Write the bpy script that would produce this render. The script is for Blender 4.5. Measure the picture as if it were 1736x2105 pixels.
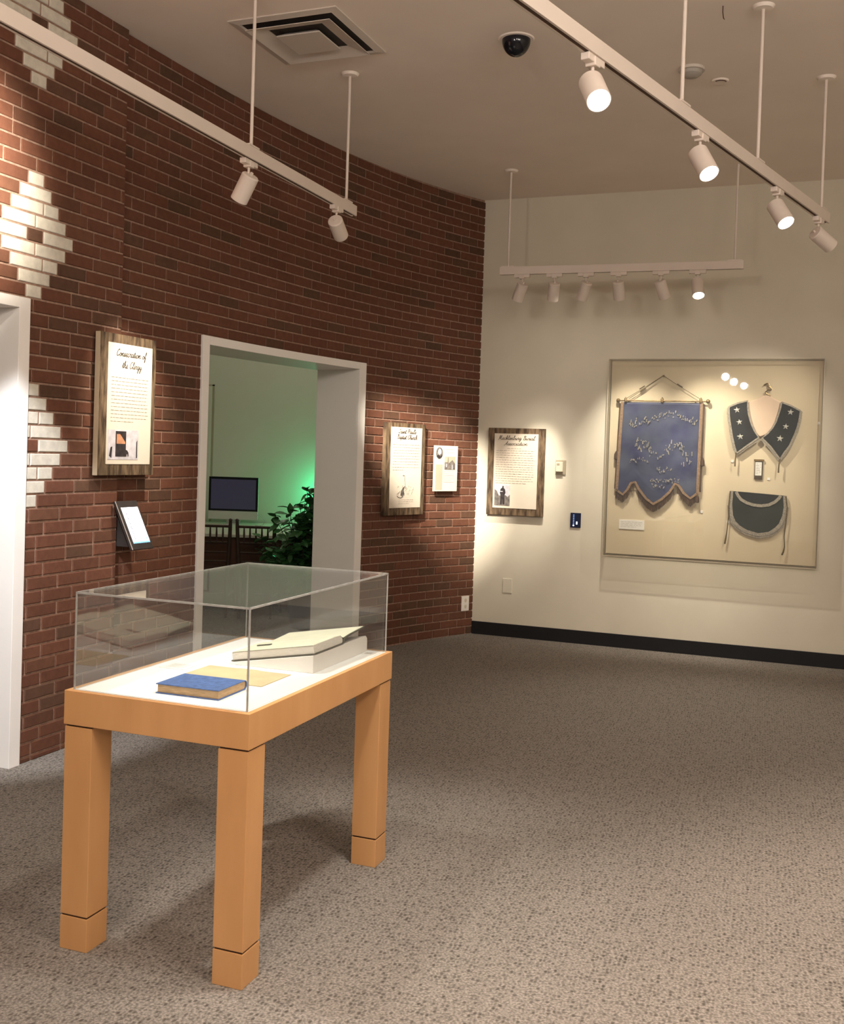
import bpy, bmesh, math, random
from mathutils import Vector, Matrix, Quaternion

random.seed(7)
for o in list(bpy.data.objects):
    bpy.data.objects.remove(o, do_unlink=True)
SC = bpy.context.scene
COL = SC.collection
PI = math.pi

# ------------------------------------------------------------------ camera, world, light levels
EYE = 1.58
PITCH, ROLL, FPX, W_PX, CY_PX = 0.019908, 0.032059, 2148.7, 1736.0, 975.0
fwd = Vector((0, math.cos(PITCH), -math.sin(PITCH)))
up0 = Vector((0, math.sin(PITCH), math.cos(PITCH)))
rt0 = Vector((1, 0, 0))
rt = math.cos(ROLL) * rt0 + math.sin(ROLL) * up0
up = -math.sin(ROLL) * rt0 + math.cos(ROLL) * up0
cd = bpy.data.cameras.new('camera')
cd.sensor_fit = 'HORIZONTAL'
cd.sensor_width = 36.0
cd.lens = 36.0 * FPX / W_PX
cd.shift_y = -(1052.5 - CY_PX) / W_PX
cd.clip_start = 0.05
cam = bpy.data.objects.new('camera', cd)
COL.objects.link(cam)
M3 = Matrix((rt, up, -fwd)).transposed()
cam.matrix_world = Matrix.Translation((0, 0, EYE)) @ M3.to_4x4()
SC.camera = cam

wd = bpy.data.worlds.new('world')
SC.world = wd
wd.use_nodes = True
wd.node_tree.nodes['Background'].inputs[0].default_value = (1.0, 0.87, 0.76, 1)
wd.node_tree.nodes['Background'].inputs[1].default_value = 0.25

SC.view_settings.view_transform = 'Standard'
SC.view_settings.look = 'None'
SC.view_settings.exposure = 0.55
SC.view_settings.gamma = 1.0
SC.view_settings.use_curve_mapping = False
SC.cycles.max_bounces = 10
SC.cycles.diffuse_bounces = 5
SC.cycles.glossy_bounces = 4
SC.cycles.transparent_max_bounces = 16
SC.cycles.caustics_reflective = False
SC.cycles.caustics_refractive = False
SC.cycles.sample_clamp_indirect = 4.0
SC.cycles.use_denoising = True

WARM = (1.0, 0.91, 0.77)


def spot_light(name, loc, target, watts, deg, blend=0.8, color=WARM, size=0.03, parent=None):
    ld = bpy.data.lights.new(name, 'SPOT')
    ld.energy = watts
    ld.spot_size = math.radians(deg)
    ld.spot_blend = blend
    ld.color = color
    ld.shadow_soft_size = size
    o = bpy.data.objects.new(name, ld)
    COL.objects.link(o)
    d = Vector(target) - Vector(loc)
    o.rotation_mode = 'QUATERNION'
    o.rotation_quaternion = d.to_track_quat('-Z', 'Y')
    o.location = loc
    return o


def point_light(name, loc, watts, r, color):
    ld = bpy.data.lights.new(name, 'POINT')
    ld.energy = watts
    ld.color = color
    ld.shadow_soft_size = r
    o = bpy.data.objects.new(name, ld)
    COL.objects.link(o)
    o.location = loc
    return o


# left: gallery lamps out of view; right, rear, centre: added fill
for q in ((-1.10, 1.30, 2.9), (-1.42, 0.35, 2.9), (-1.65, -0.50, 2.9)):
    point_light('gallery_lamp_left', q, 34, 0.05, (1.0, 0.88, 0.77))
point_light('fill_right', (2.9, 0.2, 3.05), 85, 0.3, (1.0, 0.88, 0.77))  # added fill for balance on the right, no fixture there
point_light('fill_rear', (0.4, -1.6, 3.0), 105, 0.3, (1.0, 0.88, 0.77))  # added fill behind the camera to lift the ceiling
point_light('fill_centre', (1.5, 1.2, 3.25), 66, 0.25, (1.0, 0.88, 0.78))  # added fill close under the ceiling to brighten it
# lamps of the same tracks that hang just outside the picture
spot_light('spot_table_left', (-1.52, 3.45, 2.90), (-0.45, 3.70, 0.80), 160, 50, 0.9, (1.0, 0.95, 0.87), 0.12)
spot_light('spot_table_right', (0.15, 3.15, 2.90), (-0.40, 3.60, 0.80), 130, 60, 0.9, (1.0, 0.95, 0.87), 0.12)
spot_light('spot_left_brick', (-1.36, 3.95, 2.90), (-2.10, 4.48, 2.80), 300, 70, 0.9, WARM, 0.03)
spot_light('spot_left_door', (-1.50, 3.5, 2.95), (-2.02, 5.05, 1.0), 300, 34, 0.5, (0.95, 0.97, 1.0), 0.03)
spot_light('spot_case', (3.05, 7.0, 2.95), (2.35, 8.45, 1.45), 90, 60, 1.0, WARM, 0.03)
spot_light('spot_floor_front', (-0.45, 2.3, 2.90), (1.1, 2.6, 0.0), 70, 80, 1.0, (1.0, 0.85, 0.72), 0.05)


# ------------------------------------------------------------------ materials
def nodes_of(m):
    m.use_nodes = True
    return m.node_tree.nodes, m.node_tree.links


def mat(name, c, rough=0.6, metal=0.0, var=0.0, scale=20.0, stretch=(1, 1, 1), bump=0.0, bscale=None, spec=0.3, c2=None, detail=4.0, lo=0.35, hi=0.65):
    m = bpy.data.materials.new(name)
    N, L = nodes_of(m)
    b = N['Principled BSDF']
    b.inputs['Roughness'].default_value = rough
    b.inputs['Metallic'].default_value = metal
    b.inputs['Specular IOR Level'].default_value = spec
    tc = N.new('ShaderNodeTexCoord')
    mp = N.new('ShaderNodeMapping')
    mp.inputs['Scale'].default_value = stretch
    L.new(tc.outputs['Object'], mp.inputs['Vector'])
    nz = N.new('ShaderNodeTexNoise')
    nz.inputs['Scale'].default_value = scale
    nz.inputs['Detail'].default_value = detail
    L.new(mp.outputs['Vector'], nz.inputs['Vector'])
    rp = N.new('ShaderNodeValToRGB')
    if c2 is None:
        c2 = tuple(max(0.0, x * (1 - var)) for x in c)
        c1 = tuple(min(1.0, x * (1 + var * 0.5)) for x in c)
    else:
        c1 = c
    rp.color_ramp.elements[0].position = lo
    rp.color_ramp.elements[1].position = hi
    rp.color_ramp.elements[0].color = (*c2, 1)
    rp.color_ramp.elements[1].color = (*c1, 1)
    L.new(nz.outputs['Fac'], rp.inputs['Fac'])
    L.new(rp.outputs['Color'], b.inputs['Base Color'])
    if bump > 0:
        n2 = N.new('ShaderNodeTexNoise')
        n2.inputs['Scale'].default_value = bscale or scale * 3
        n2.inputs['Detail'].default_value = 3
        L.new(mp.outputs['Vector'], n2.inputs['Vector'])
        bp = N.new('ShaderNodeBump')
        bp.inputs['Strength'].default_value = bump
        bp.inputs['Distance'].default_value = 0.004
        L.new(n2.outputs['Fac'], bp.inputs['Height'])
        L.new(bp.outputs['Normal'], b.inputs['Normal'])
    return m


def mat_emit(name, c, s):
    m = bpy.data.materials.new(name)
    N, L = nodes_of(m)
    b = N['Principled BSDF']
    b.inputs['Base Color'].default_value = (*c, 1)
    b.inputs['Emission Color'].default_value = (*c, 1)
    b.inputs['Emission Strength'].default_value = s
    return m


def mat_acrylic(name, tint=(0.97, 0.98, 0.97), haze=0.0, gain=1.0):
    m = bpy.data.materials.new(name)
    N, L = nodes_of(m)
    N.remove(N['Principled BSDF'])
    out = N['Material Output']
    tr = N.new('ShaderNodeBsdfTransparent')
    tr.inputs['Color'].default_value = (*tint, 1)
    gl = N.new('ShaderNodeBsdfGlossy')
    gl.inputs['Roughness'].default_value = 0.015
    fr = N.new('ShaderNodeFresnel')
    # the Fresnel node inverts the index on back faces; feed it 1/n there so both sides reflect alike
    ge = N.new('ShaderNodeNewGeometry')
    pw = N.new('ShaderNodeMapRange')
    pw.inputs['To Min'].default_value = 1.49
    pw.inputs['To Max'].default_value = 1.0 / 1.49
    L.new(ge.outputs['Backfacing'], pw.inputs['Value'])
    L.new(pw.outputs['Result'], fr.inputs['IOR'])
    mul = N.new('ShaderNodeMath')
    mul.operation = 'MULTIPLY'
    mul.inputs[1].default_value = gain
    mul.use_clamp = True
    L.new(fr.outputs['Fac'], mul.inputs[0])
    mx = N.new('ShaderNodeMixShader')
    L.new(mul.outputs[0], mx.inputs['Fac'])
    L.new(tr.outputs[0], mx.inputs[1])
    L.new(gl.outputs[0], mx.inputs[2])
    last = mx
    if haze > 0:
        df = N.new('ShaderNodeBsdfDiffuse')
        df.inputs['Color'].default_value = (0.8, 0.8, 0.8, 1)
        m2 = N.new('ShaderNodeMixShader')
        m2.inputs['Fac'].default_value = haze
        L.new(mx.outputs[0], m2.inputs[1])
        L.new(df.outputs[0], m2.inputs[2])
        last = m2
    L.new(last.outputs[0], out.inputs['Surface'])
    return m


def mat_brick(name):
    m = bpy.data.materials.new(name)
    N, L = nodes_of(m)
    b = N['Principled BSDF']
    b.inputs['Roughness'].default_value = 0.85
    b.inputs['Specular IOR Level'].default_value = 0.25
    at = N.new('ShaderNodeAttribute')
    at.attribute_name = 'brick_tone'
    tc = N.new('ShaderNodeTexCoord')
    nz = N.new('ShaderNodeTexNoise')
    nz.inputs['Scale'].default_value = 28
    nz.inputs['Detail'].default_value = 6
    L.new(tc.outputs['Object'], nz.inputs['Vector'])
    rp = N.new('ShaderNodeValToRGB')
    rp.color_ramp.elements[0].position = 0.3
    rp.color_ramp.elements[1].position = 0.7
    rp.color_ramp.elements[0].color = (0.86, 0.86, 0.86, 1)
    rp.color_ramp.elements[1].color = (1.08, 1.08, 1.08, 1)
    L.new(nz.outputs['Fac'], rp.inputs['Fac'])
    mx = N.new('ShaderNodeMix')
    mx.data_type = 'RGBA'
    mx.blend_type = 'MULTIPLY'
    mx.inputs['Factor'].default_value = 1.0
    L.new(at.outputs['Color'], mx.inputs['A'])
    L.new(rp.outputs['Color'], mx.inputs['B'])
    L.new(mx.outputs['Result'], b.inputs['Base Color'])
    n2 = N.new('ShaderNodeTexNoise')
    n2.inputs['Scale'].default_value = 90
    n2.inputs['Detail'].default_value = 4
    L.new(tc.outputs['Object'], n2.inputs['Vector'])
    bp = N.new('ShaderNodeBump')
    bp.inputs['Strength'].default_value = 0.35
    bp.inputs['Distance'].default_value = 0.003
    L.new(n2.outputs['Fac'], bp.inputs['Height'])
    L.new(bp.outputs['Normal'], b.inputs['Normal'])
    return m


def mat_carpet(name):
    """loop pile laid in rows: each loop has its own tone, with dark gaps between loops"""
    m = bpy.data.materials.new(name)
    N, L = nodes_of(m)
    b = N['Principled BSDF']
    b.inputs['Roughness'].default_value = 0.95
    b.inputs['Specular IOR Level'].default_value = 0.1
    tc = N.new('ShaderNodeTexCoord')
    mp = N.new('ShaderNodeMapping')
    mp.inputs['Rotation'].default_value = (0, 0, math.radians(18))
    L.new(tc.outputs['Object'], mp.inputs['Vector'])
    vo = N.new('ShaderNodeTexVoronoi')
    vo.inputs['Scale'].default_value = 1.0
    vo.inputs['Randomness'].default_value = 0.55
    ms = N.new('ShaderNodeMapping')
    ms.inputs['Scale'].default_value = (72, 46, 1)
    L.new(mp.outputs['Vector'], ms.inputs['Vector'])
    L.new(ms.outputs['Vector'], vo.inputs['Vector'])
    # dark pits sit at the cell centres, each of its own depth
    rp = N.new('ShaderNodeValToRGB')
    rp.color_ramp.elements[0].position = 0.20
    rp.color_ramp.elements[0].color = (1, 1, 1, 1)
    rp.color_ramp.elements[1].position = 0.54
    rp.color_ramp.elements[1].color = (0, 0, 0, 1)
    L.new(vo.outputs['Distance'], rp.inputs['Fac'])
    nz = N.new('ShaderNodeTexNoise')
    nz.inputs['Scale'].default_value = 125
    nz.inputs['Detail'].default_value = 2
    L.new(tc.outputs['Object'], nz.inputs['Vector'])
    sep = N.new('ShaderNodeSeparateColor')
    L.new(vo.outputs['Color'], sep.inputs['Color'])
    tone = N.new('ShaderNodeValToRGB')
    e = tone.color_ramp.elements
    e[0].position, e[0].color = 0.34, (0.135, 0.119, 0.104, 1)
    e[1].position, e[1].color = 0.66, (0.295, 0.262, 0.230, 1)
    L.new(nz.outputs['Fac'], tone.inputs['Fac'])
    dep = N.new('ShaderNodeMath')
    dep.operation = 'MULTIPLY'
    L.new(rp.outputs['Color'], dep.inputs[0])
    amt = N.new('ShaderNodeMapRange')
    amt.inputs['To Min'].default_value = 0.30
    amt.inputs['To Max'].default_value = 0.92
    L.new(sep.outputs['Red'], amt.inputs['Value'])
    L.new(amt.outputs['Result'], dep.inputs[1])
    mx = N.new('ShaderNodeMix')
    mx.data_type = 'RGBA'
    L.new(dep.outputs[0], mx.inputs['Factor'])
    L.new(tone.outputs['Color'], mx.inputs['A'])
    mx.inputs['B'].default_value = (0.060, 0.052, 0.042, 1)
    L.new(mx.outputs['Result'], b.inputs['Base Color'])
    bp = N.new('ShaderNodeBump')
    bp.inputs['Strength'].default_value = 0.35
    bp.inputs['Distance'].default_value = 0.003
    L.new(nz.outputs['Fac'], bp.inputs['Height'])
    L.new(bp.outputs['Normal'], b.inputs['Normal'])
    return m


M = {}
M['brick'] = mat_brick('brick_face')
M['mortar'] = mat('mortar', (0.30, 0.19, 0.14), 0.95, var=0.25, scale=40, bump=0.3)
M['carpet'] = mat_carpet('carpet_loop')
M['beige'] = mat('beige_paint', (0.645, 0.595, 0.485), 0.75, var=0.03, scale=3, bump=0.05, bscale=220)
M['ceiling'] = mat('ceiling_paint', (0.87, 0.785, 0.71), 0.9, var=0.03, scale=2)
M['white_trim'] = mat('white_trim_paint', (0.82, 0.79, 0.76), 0.5, var=0.02, scale=4)
M['black_vinyl'] = mat('black_vinyl', (0.010, 0.010, 0.012), 0.45, var=0.1, scale=10)
M['room'] = mat('pale_room_paint', (0.60, 0.58, 0.50), 0.8, var=0.02, scale=2)
M['lamp_white'] = mat('lamp_white_enamel', (0.71, 0.625, 0.555), 0.45, var=0.02, scale=8)
M['slot'] = mat('dark_slot_brown', (0.085, 0.045, 0.028), 0.7, var=0.1, scale=30)  # dark brown for rail, sensor and outlet slots and the ceiling wire
M['lens'] = mat_emit('lamp_lens', (1.0, 0.93, 0.82), 30.0)
M['maple'] = mat('maple_veneer', (0.57, 0.305, 0.128), 0.42, var=0.10, scale=9, stretch=(1, 1, 0.25), c2=(0.50, 0.257, 0.102), lo=0.3, hi=0.7, spec=0.35)
M['reveal'] = mat('dark_reveal', (0.05, 0.022, 0.01), 0.6, var=0.1, scale=20)
M['deck'] = mat('white_deck', (0.86, 0.87, 0.86), 0.6, var=0.01, scale=5)
M['acrylic'] = mat_acrylic('clear_acrylic', (0.955, 0.96, 0.95), 0.012)
M['acrylic_edge'] = mat('acrylic_edge', (0.33, 0.32, 0.30), 0.25, var=0.15, scale=40, spec=0.5)
M['case_acrylic'] = mat_acrylic('case_acrylic', (0.975, 0.97, 0.95), 0.01)
M['edge_pale'] = mat('acrylic_edge_pale', (0.55, 0.48, 0.37), 0.3, var=0.1, scale=30)
M['blue_cloth'] = mat('blue_book_cloth', (0.075, 0.14, 0.34), 0.7, var=0.25, scale=60, bump=0.2)
M['page_tan'] = mat('aged_page_edge', (0.50, 0.33, 0.18), 0.85, var=0.25, scale=30, stretch=(1, 1, 14))
M['manila'] = mat('manila_paper', (0.62, 0.51, 0.31), 0.8, var=0.08, scale=12)
M['paper'] = mat('cream_page', (0.70, 0.70, 0.55), 0.8, var=0.06, scale=12)
M['page_white'] = mat('page_edge_white', (0.72, 0.68, 0.62), 0.85, var=0.15, scale=40, stretch=(1, 1, 20))
M['dark_cover'] = mat('dark_book_cover', (0.10, 0.095, 0.075), 0.7, var=0.2, scale=30)
M['cradle'] = mat('white_cradle_board', (0.78, 0.75, 0.71), 0.6, var=0.02, scale=10)
M['card'] = mat('white_card', (0.84, 0.83, 0.80), 0.7, var=0.02, scale=20)
M['rustic'] = mat('rustic_wood', (0.185, 0.125, 0.072), 0.75, scale=8, stretch=(5, 1, 1.0), c2=(0.044, 0.027, 0.016), lo=0.38, hi=0.66, detail=9, bump=0.2, bscale=30)
M['rustic_edge'] = mat('pale_board_edge', (0.58, 0.48, 0.34), 0.7, var=0.08, scale=10)
M['sheet'] = mat('parchment_sheet', (0.64, 0.565, 0.465), 0.75, var=0.03, scale=6)
M['sheet_cream'] = mat('cream_sheet', (0.62, 0.575, 0.46), 0.75, var=0.03, scale=6)
M['sheet_tan'] = mat('tan_column', (0.42, 0.345, 0.26), 0.75, var=0.05, scale=6)
M['ink'] = mat('brown_ink', (0.045, 0.03, 0.022), 0.8, var=0.2, scale=30)
M['ink_grey'] = mat('grey_ink', (0.26, 0.21, 0.17), 0.8, var=0.3, scale=60)
M['photo_pale'] = mat('photo_pale', (0.55, 0.52, 0.55), 0.5, var=0.2, scale=25)
M['photo_dark'] = mat('photo_dark', (0.035, 0.028, 0.03), 0.5, var=0.4, scale=40)
M['photo_mid'] = mat('photo_mid', (0.20, 0.175, 0.155), 0.5, scale=30, c2=(0.08, 0.07, 0.065))
M['photo_orange'] = mat('photo_orange', (0.50, 0.24, 0.13), 0.5, var=0.2, scale=20)
M['plastic_ivory'] = mat('ivory_plastic', (0.66, 0.60, 0.48), 0.4, var=0.02, scale=10)
M['plastic_taupe'] = mat('taupe_plastic', (0.36, 0.31, 0.23), 0.4, var=0.04, scale=10)
M['plastic_white'] = mat('white_plastic', (0.76, 0.71, 0.66), 0.4, var=0.02, scale=10)
M['keypad'] = mat('navy_keypad', (0.012, 0.017, 0.045), 0.25, var=0.1, scale=10)
M['led'] = mat_emit('led_dots', (0.75, 0.85, 1.0), 1.6)
M['led_blue'] = mat_emit('led_blue_dots', (0.25, 0.40, 0.85), 0.5)
M['tablet'] = mat('dark_tablet_case', (0.045, 0.038, 0.036), 0.35, var=0.1, scale=20)
M['tablet_edge'] = mat('tablet_bright_edge', (0.55, 0.50, 0.47), 0.3, 0.5, var=0.05, scale=20)
M['screen'] = mat_emit('tablet_screen', (0.96, 0.95, 1.0), 1.35)
M['screen_blue'] = mat_emit('tablet_screen_blue', (0.20, 0.50, 0.85), 0.7)
M['screen_mark'] = mat_emit('tablet_screen_mark', (0.32, 0.30, 0.42), 0.5)
M['alu'] = mat('pale_aluminium', (0.55, 0.55, 0.52), 0.4, 0.1, var=0.03, scale=10)
M['bezel'] = mat('black_bezel', (0.008, 0.009, 0.012), 0.2, var=0.1, scale=10)
M['lcd'] = mat_emit('idle_lcd', (0.035, 0.032, 0.065), 0.22)
M['walnut'] = mat('dark_walnut', (0.045, 0.022, 0.015), 0.35, var=0.3, scale=8, stretch=(1, 1, 0.2), spec=0.5)
M['desk_white'] = mat('pale_desk_top', (0.62, 0.60, 0.52), 0.45, var=0.02, scale=5)
M['desk_brown'] = mat('brown_desk_front', (0.095, 0.040, 0.026), 0.5, var=0.2, scale=5)
M['leaf'] = mat('glossy_leaf', (0.045, 0.15, 0.045), 0.35, var=0.4, scale=5, spec=0.5)
M['stem'] = mat('plant_stem', (0.06, 0.05, 0.025), 0.7, var=0.2, scale=20)
M['pot'] = mat('black_pot', (0.015, 0.015, 0.016), 0.4, var=0.1, scale=10)
M['case_back'] = mat('case_linen', (0.66, 0.57, 0.42), 0.85, var=0.03, scale=4, bump=0.1, bscale=300)
M['silk'] = mat('blue_silk', (0.055, 0.070, 0.118), 0.55, scale=5.5, stretch=(1, 1, 1.0), c2=(0.018, 0.023, 0.088), lo=0.3, hi=0.7, detail=6, bump=0.5, bscale=14, spec=0.3)
M['gold_trim'] = mat('dull_gold_trim', (0.25, 0.165, 0.105), 0.6, var=0.3, scale=80)
M['gold_letter'] = mat('gold_lettering', (0.26, 0.25, 0.22), 0.6, 0.0, var=0.35, scale=60)
M['fringe'] = mat('brown_fringe', (0.07, 0.040, 0.026), 0.8, var=0.4, scale=120, stretch=(1, 1, 0.1))
M['brass'] = mat('aged_brass', (0.22, 0.15, 0.07), 0.35, 0.7, var=0.2, scale=30)
M['navy_velvet'] = mat('navy_velvet', (0.013, 0.017, 0.020), 0.8, var=0.5, scale=7)
M['green_felt'] = mat('grey_green_felt', (0.022, 0.030, 0.026), 0.8, var=0.25, scale=6)
M['silver'] = mat('silver_braid', (0.34, 0.31, 0.26), 0.55, 0.1, var=0.35, scale=120)
M['star'] = mat('silver_star', (0.50, 0.49, 0.46), 0.45, 0.2, var=0.2, scale=60)
M['bust'] = mat('pinkish_form', (0.70, 0.54, 0.42), 0.7, var=0.03, scale=5)
M['tassel'] = mat('tie_cord', (0.13, 0.095, 0.05), 0.8, var=0.3, scale=80)
M['badge_dark'] = mat('badge_dark', (0.07, 0.05, 0.035), 0.5, var=0.3, scale=40)
M['vent'] = mat('vent_white', (0.62, 0.56, 0.50), 0.5, var=0.02, scale=8)
M['void'] = mat('duct_shade', (0.05, 0.042, 0.038), 0.9, var=0.2, scale=8)
M['dome'] = mat('smoked_dome', (0.006, 0.007, 0.012), 0.12, var=0.1, scale=10, spec=0.5)
M['detector'] = mat('detector_grey', (0.42, 0.39, 0.35), 0.5, var=0.05, scale=20)


# ------------------------------------------------------------------ mesh helpers
class MB:
    """collects faces; build() links them as one mesh object"""
    def __init__(s):
        s.v, s.f, s.mi = [], [], []
        s.col = None

    def add(s, verts, faces, mi=0):
        o = len(s.v)
        s.v += [tuple(p) for p in verts]
        s.f += [tuple(i + o for i in f) for f in faces]
        s.mi += [mi] * len(faces)

    def box(s, lo, hi, mi=0, mtx=None):
        x0, y0, z0 = lo
        x1, y1, z1 = hi
        vs = [(x0, y0, z0), (x1, y0, z0), (x1, y1, z0), (x0, y1, z0), (x0, y0, z1), (x1, y0, z1), (x1, y1, z1), (x0, y1, z1)]
        if mtx is not None:
            vs = [tuple(mtx @ Vector(v)) for v in vs]
        s.add(vs, [(0, 3, 2, 1), (4, 5, 6, 7), (0, 1, 5, 4), (1, 2, 6, 5), (2, 3, 7, 6), (3, 0, 4, 7)], mi)

    def poly_slab(s, pts, y0, y1, mi=0):
        """outline in local x,z extruded from y0 (front, towards the room) to y1"""
        n = len(pts)
        a = sum(pts[i][0] * pts[(i + 1) % n][1] - pts[(i + 1) % n][0] * pts[i][1] for i in range(n))
        if a < 0:
            pts = pts[::-1]
        vs = [(x, y0, z) for x, z in pts] + [(x, y1, z) for x, z in pts]
        fs = [tuple(range(n)), tuple(range(2 * n - 1, n - 1, -1))]
        fs += [(i, i + n, (i + 1) % n + n, (i + 1) % n) for i in range(n)]
        s.add(vs, fs, mi)

    def rect(s, x0, z0, x1, z1, y0, y1, mi=0):
        s.box((x0, min(y0, y1), z0), (x1, max(y0, y1), z1), mi)

    def tube(s, pts, r, n=8, mi=0, caps=True):
        pts = [Vector(p) for p in pts]
        rs = r if isinstance(r, (list, tuple)) else [r] * len(pts)
        rings = []
        for i, p in enumerate(pts):
            d = (pts[min(i + 1, len(pts) - 1)] - pts[max(i - 1, 0)]).normalized()
            a = Vector((0, 0, 1)) if abs(d.z) < 0.9 else Vector((1, 0, 0))
            u = d.cross(a).normalized()
            w = d.cross(u)
            rings.append([p + rs[i] * (math.cos(2 * PI * k / n) * u + math.sin(2 * PI * k / n) * w) for k in range(n)])
        vs = [q for rg in rings for q in rg]
        fs = []
        for i in range(len(pts) - 1):
            for k in range(n):
                fs.append((i * n + k, (i + 1) * n + k, (i + 1) * n + (k + 1) % n, i * n + (k + 1) % n))
        if caps:
            fs.append(tuple(range(n)))
            fs.append(tuple(range((len(pts) - 1) * n + n - 1, (len(pts) - 1) * n - 1, -1)))
        s.add(vs, fs, mi)

    def lathe(s, prof, n=24, axis='z', mi=0, centre=(0, 0, 0)):
        """profile of (radius, height)"""
        vs, fs = [], []
        cx, cy, cz = centre
        for r, h in prof:
            for k in range(n):
                a = 2 * PI * k / n
                c, d = r * math.cos(a), r * math.sin(a)
                if axis == 'z':
                    vs.append((cx + c, cy + d, cz + h))
                elif axis == 'x':
                    vs.append((cx + h, cy + c, cz + d))
                else:
                    vs.append((cx + c, cy + h, cz + d))
        for i in range(len(prof) - 1):
            for k in range(n):
                fs.append((i * n + k, i * n + (k + 1) % n, (i + 1) * n + (k + 1) % n, (i + 1) * n + k))
        s.add(vs, fs, mi)

    def ribbon(s, pts, w, y, mi=0):
        """flat pen stroke along points (x,z) at depth y, facing -y"""
        n = len(pts)
        if n < 2:
            return
        vs = []
        for i in range(n):
            x0, z0 = pts[max(i - 1, 0)]
            x1, z1 = pts[min(i + 1, n - 1)]
            dx, dz = x1 - x0, z1 - z0
            l = math.hypot(dx, dz) or 1e-9
            nx_, nz_ = -dz / l * w / 2, dx / l * w / 2
            vs.append((pts[i][0] + nx_, y, pts[i][1] + nz_))
            vs.append((pts[i][0] - nx_, y, pts[i][1] - nz_))
        s.add(vs, [(2 * i, 2 * i + 1, 2 * i + 3, 2 * i + 2) for i in range(n - 1)], mi)

    def disc(s, x, z, rx, rz, y, mi=0, n=20):
        vs = [(x + rx * math.cos(2 * PI * k / n), y, z + rz * math.sin(2 * PI * k / n)) for k in range(n)]
        s.add(vs, [tuple(range(n))], mi)

    def star(s, x, z, r, y0, y1, rot=0.0, mi=0):
        pts = []
        for k in range(10):
            rr = r if k % 2 == 0 else r * 0.40
            a = PI / 2 + rot + k * PI / 5
            pts.append((x + rr * math.cos(a), z + rr * math.sin(a)))
        vs = [(px, y1, pz) for px, pz in pts] + [(x, y0, z)]
        s.add(vs, [(i, (i + 1) % 10, 10) for i in range(10)], mi)

    def build(s, name, mats, parent=None, smooth=False, bevel=0.0, bseg=2, tri=None):
        me = bpy.data.meshes.new(name)
        me.from_pydata(s.v, [], s.f)
        if not isinstance(mats, (list, tuple)):
            mats = [mats]
        for m in mats:
            me.materials.append(m)
        if len(mats) > 1:
            me.polygons.foreach_set('material_index', s.mi)
        bm = bmesh.new()
        bm.from_mesh(me)
        bmesh.ops.recalc_face_normals(bm, faces=bm.faces)
        bm.to_mesh(me)
        bm.free()
        if smooth:
            me.shade_smooth()
            me.set_sharp_from_angle(angle=math.radians(40))
        me.update()
        o = bpy.data.objects.new(name, me)
        COL.objects.link(o)
        if parent is not None:
            o.parent = parent
        if bevel > 0:
            b = o.modifiers.new('edge', 'BEVEL')
            b.width = bevel
            b.segments = bseg
            b.limit_method = 'ANGLE'
        return o


def tag(o, label=None, cat=None, group=None, kind=None):
    if label:
        o['label'] = label
    if cat:
        o['category'] = cat
    if group:
        o['group'] = group
    if kind:
        o['kind'] = kind
    return o


def thing(name, label, cat, loc=(0, 0, 0), rz=0.0, group=None):
    o = bpy.data.objects.new(name, None)
    o.empty_display_size = 0.1
    COL.objects.link(o)
    o.location = loc
    o.rotation_euler = (0, 0, rz)
    return tag(o, label, cat, group)


# ------------------------------------------------------------------ plan of the room
CEIL = 3.823
ARC_C, ARC_R, ARC_T0 = (6.49, 3.21), 8.528, 2.353540656648107
ARC_P = (4.468196629372527, -2.9373770276458298, 0.4638384983553892, -0.012068769460181296)
S_STRAIGHT = -5.05           # left of this the wall runs on straight


def _arc(s, d):
    t = -s / ARC_R
    r = ARC_R + ((ARC_P[0] * t + ARC_P[1]) * t + ARC_P[2]) * t + ARC_P[3] - d
    return Vector((ARC_C[0] + r * math.cos(ARC_T0 + t), ARC_C[1] + r * math.sin(ARC_T0 + t)))


def tang(s):
    s = max(s, S_STRAIGHT)
    return (_arc(s + 0.01, 0) - _arc(s - 0.01, 0)).normalized()


def norm(s):
    t = tang(s)
    return Vector((t.y, -t.x))


def wp(s, d=0.0):
    """plan point on the curved wall: s metres from the far corner (negative to the left), d into the room"""
    if s < S_STRAIGHT:
        return _arc(S_STRAIGHT, 0) + tang(S_STRAIGHT) * (s - S_STRAIGHT) + norm(S_STRAIGHT) * d
    return _arc(s, 0) + norm(s) * d


CORNER = Vector((0.48433, 9.24763))
YAW_B = -0.3692
BW = Vector((math.cos(YAW_B), math.sin(YAW_B)))
BN = Vector((math.sin(YAW_B), -math.cos(YAW_B)))

# openings in the brick wall: (s0, s1, top)
DOOR1 = (-6.35, -4.868, 2.266)
DOOR2 = (-3.385, -1.455, 2.268)
FOLD = -4.182
PROUD = 0.04
WALL_T = 0.41
S_END = -8.2


# ------------------------------------------------------------------ floor, ceiling, plain walls
mb = MB()
mb.box((-7, -5, -0.1), (9, 13, 0))
tag(mb.build('floor', M['carpet']), 'taupe loop pile carpet flecked in rows', 'floor', kind='structure')
mb = MB()
mb.box((-7, -5, CEIL), (9, 13, CEIL + 0.1))
tag(mb.build('ceiling', M['ceiling']), 'plain off-white painted ceiling', 'ceiling', kind='structure')

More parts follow.
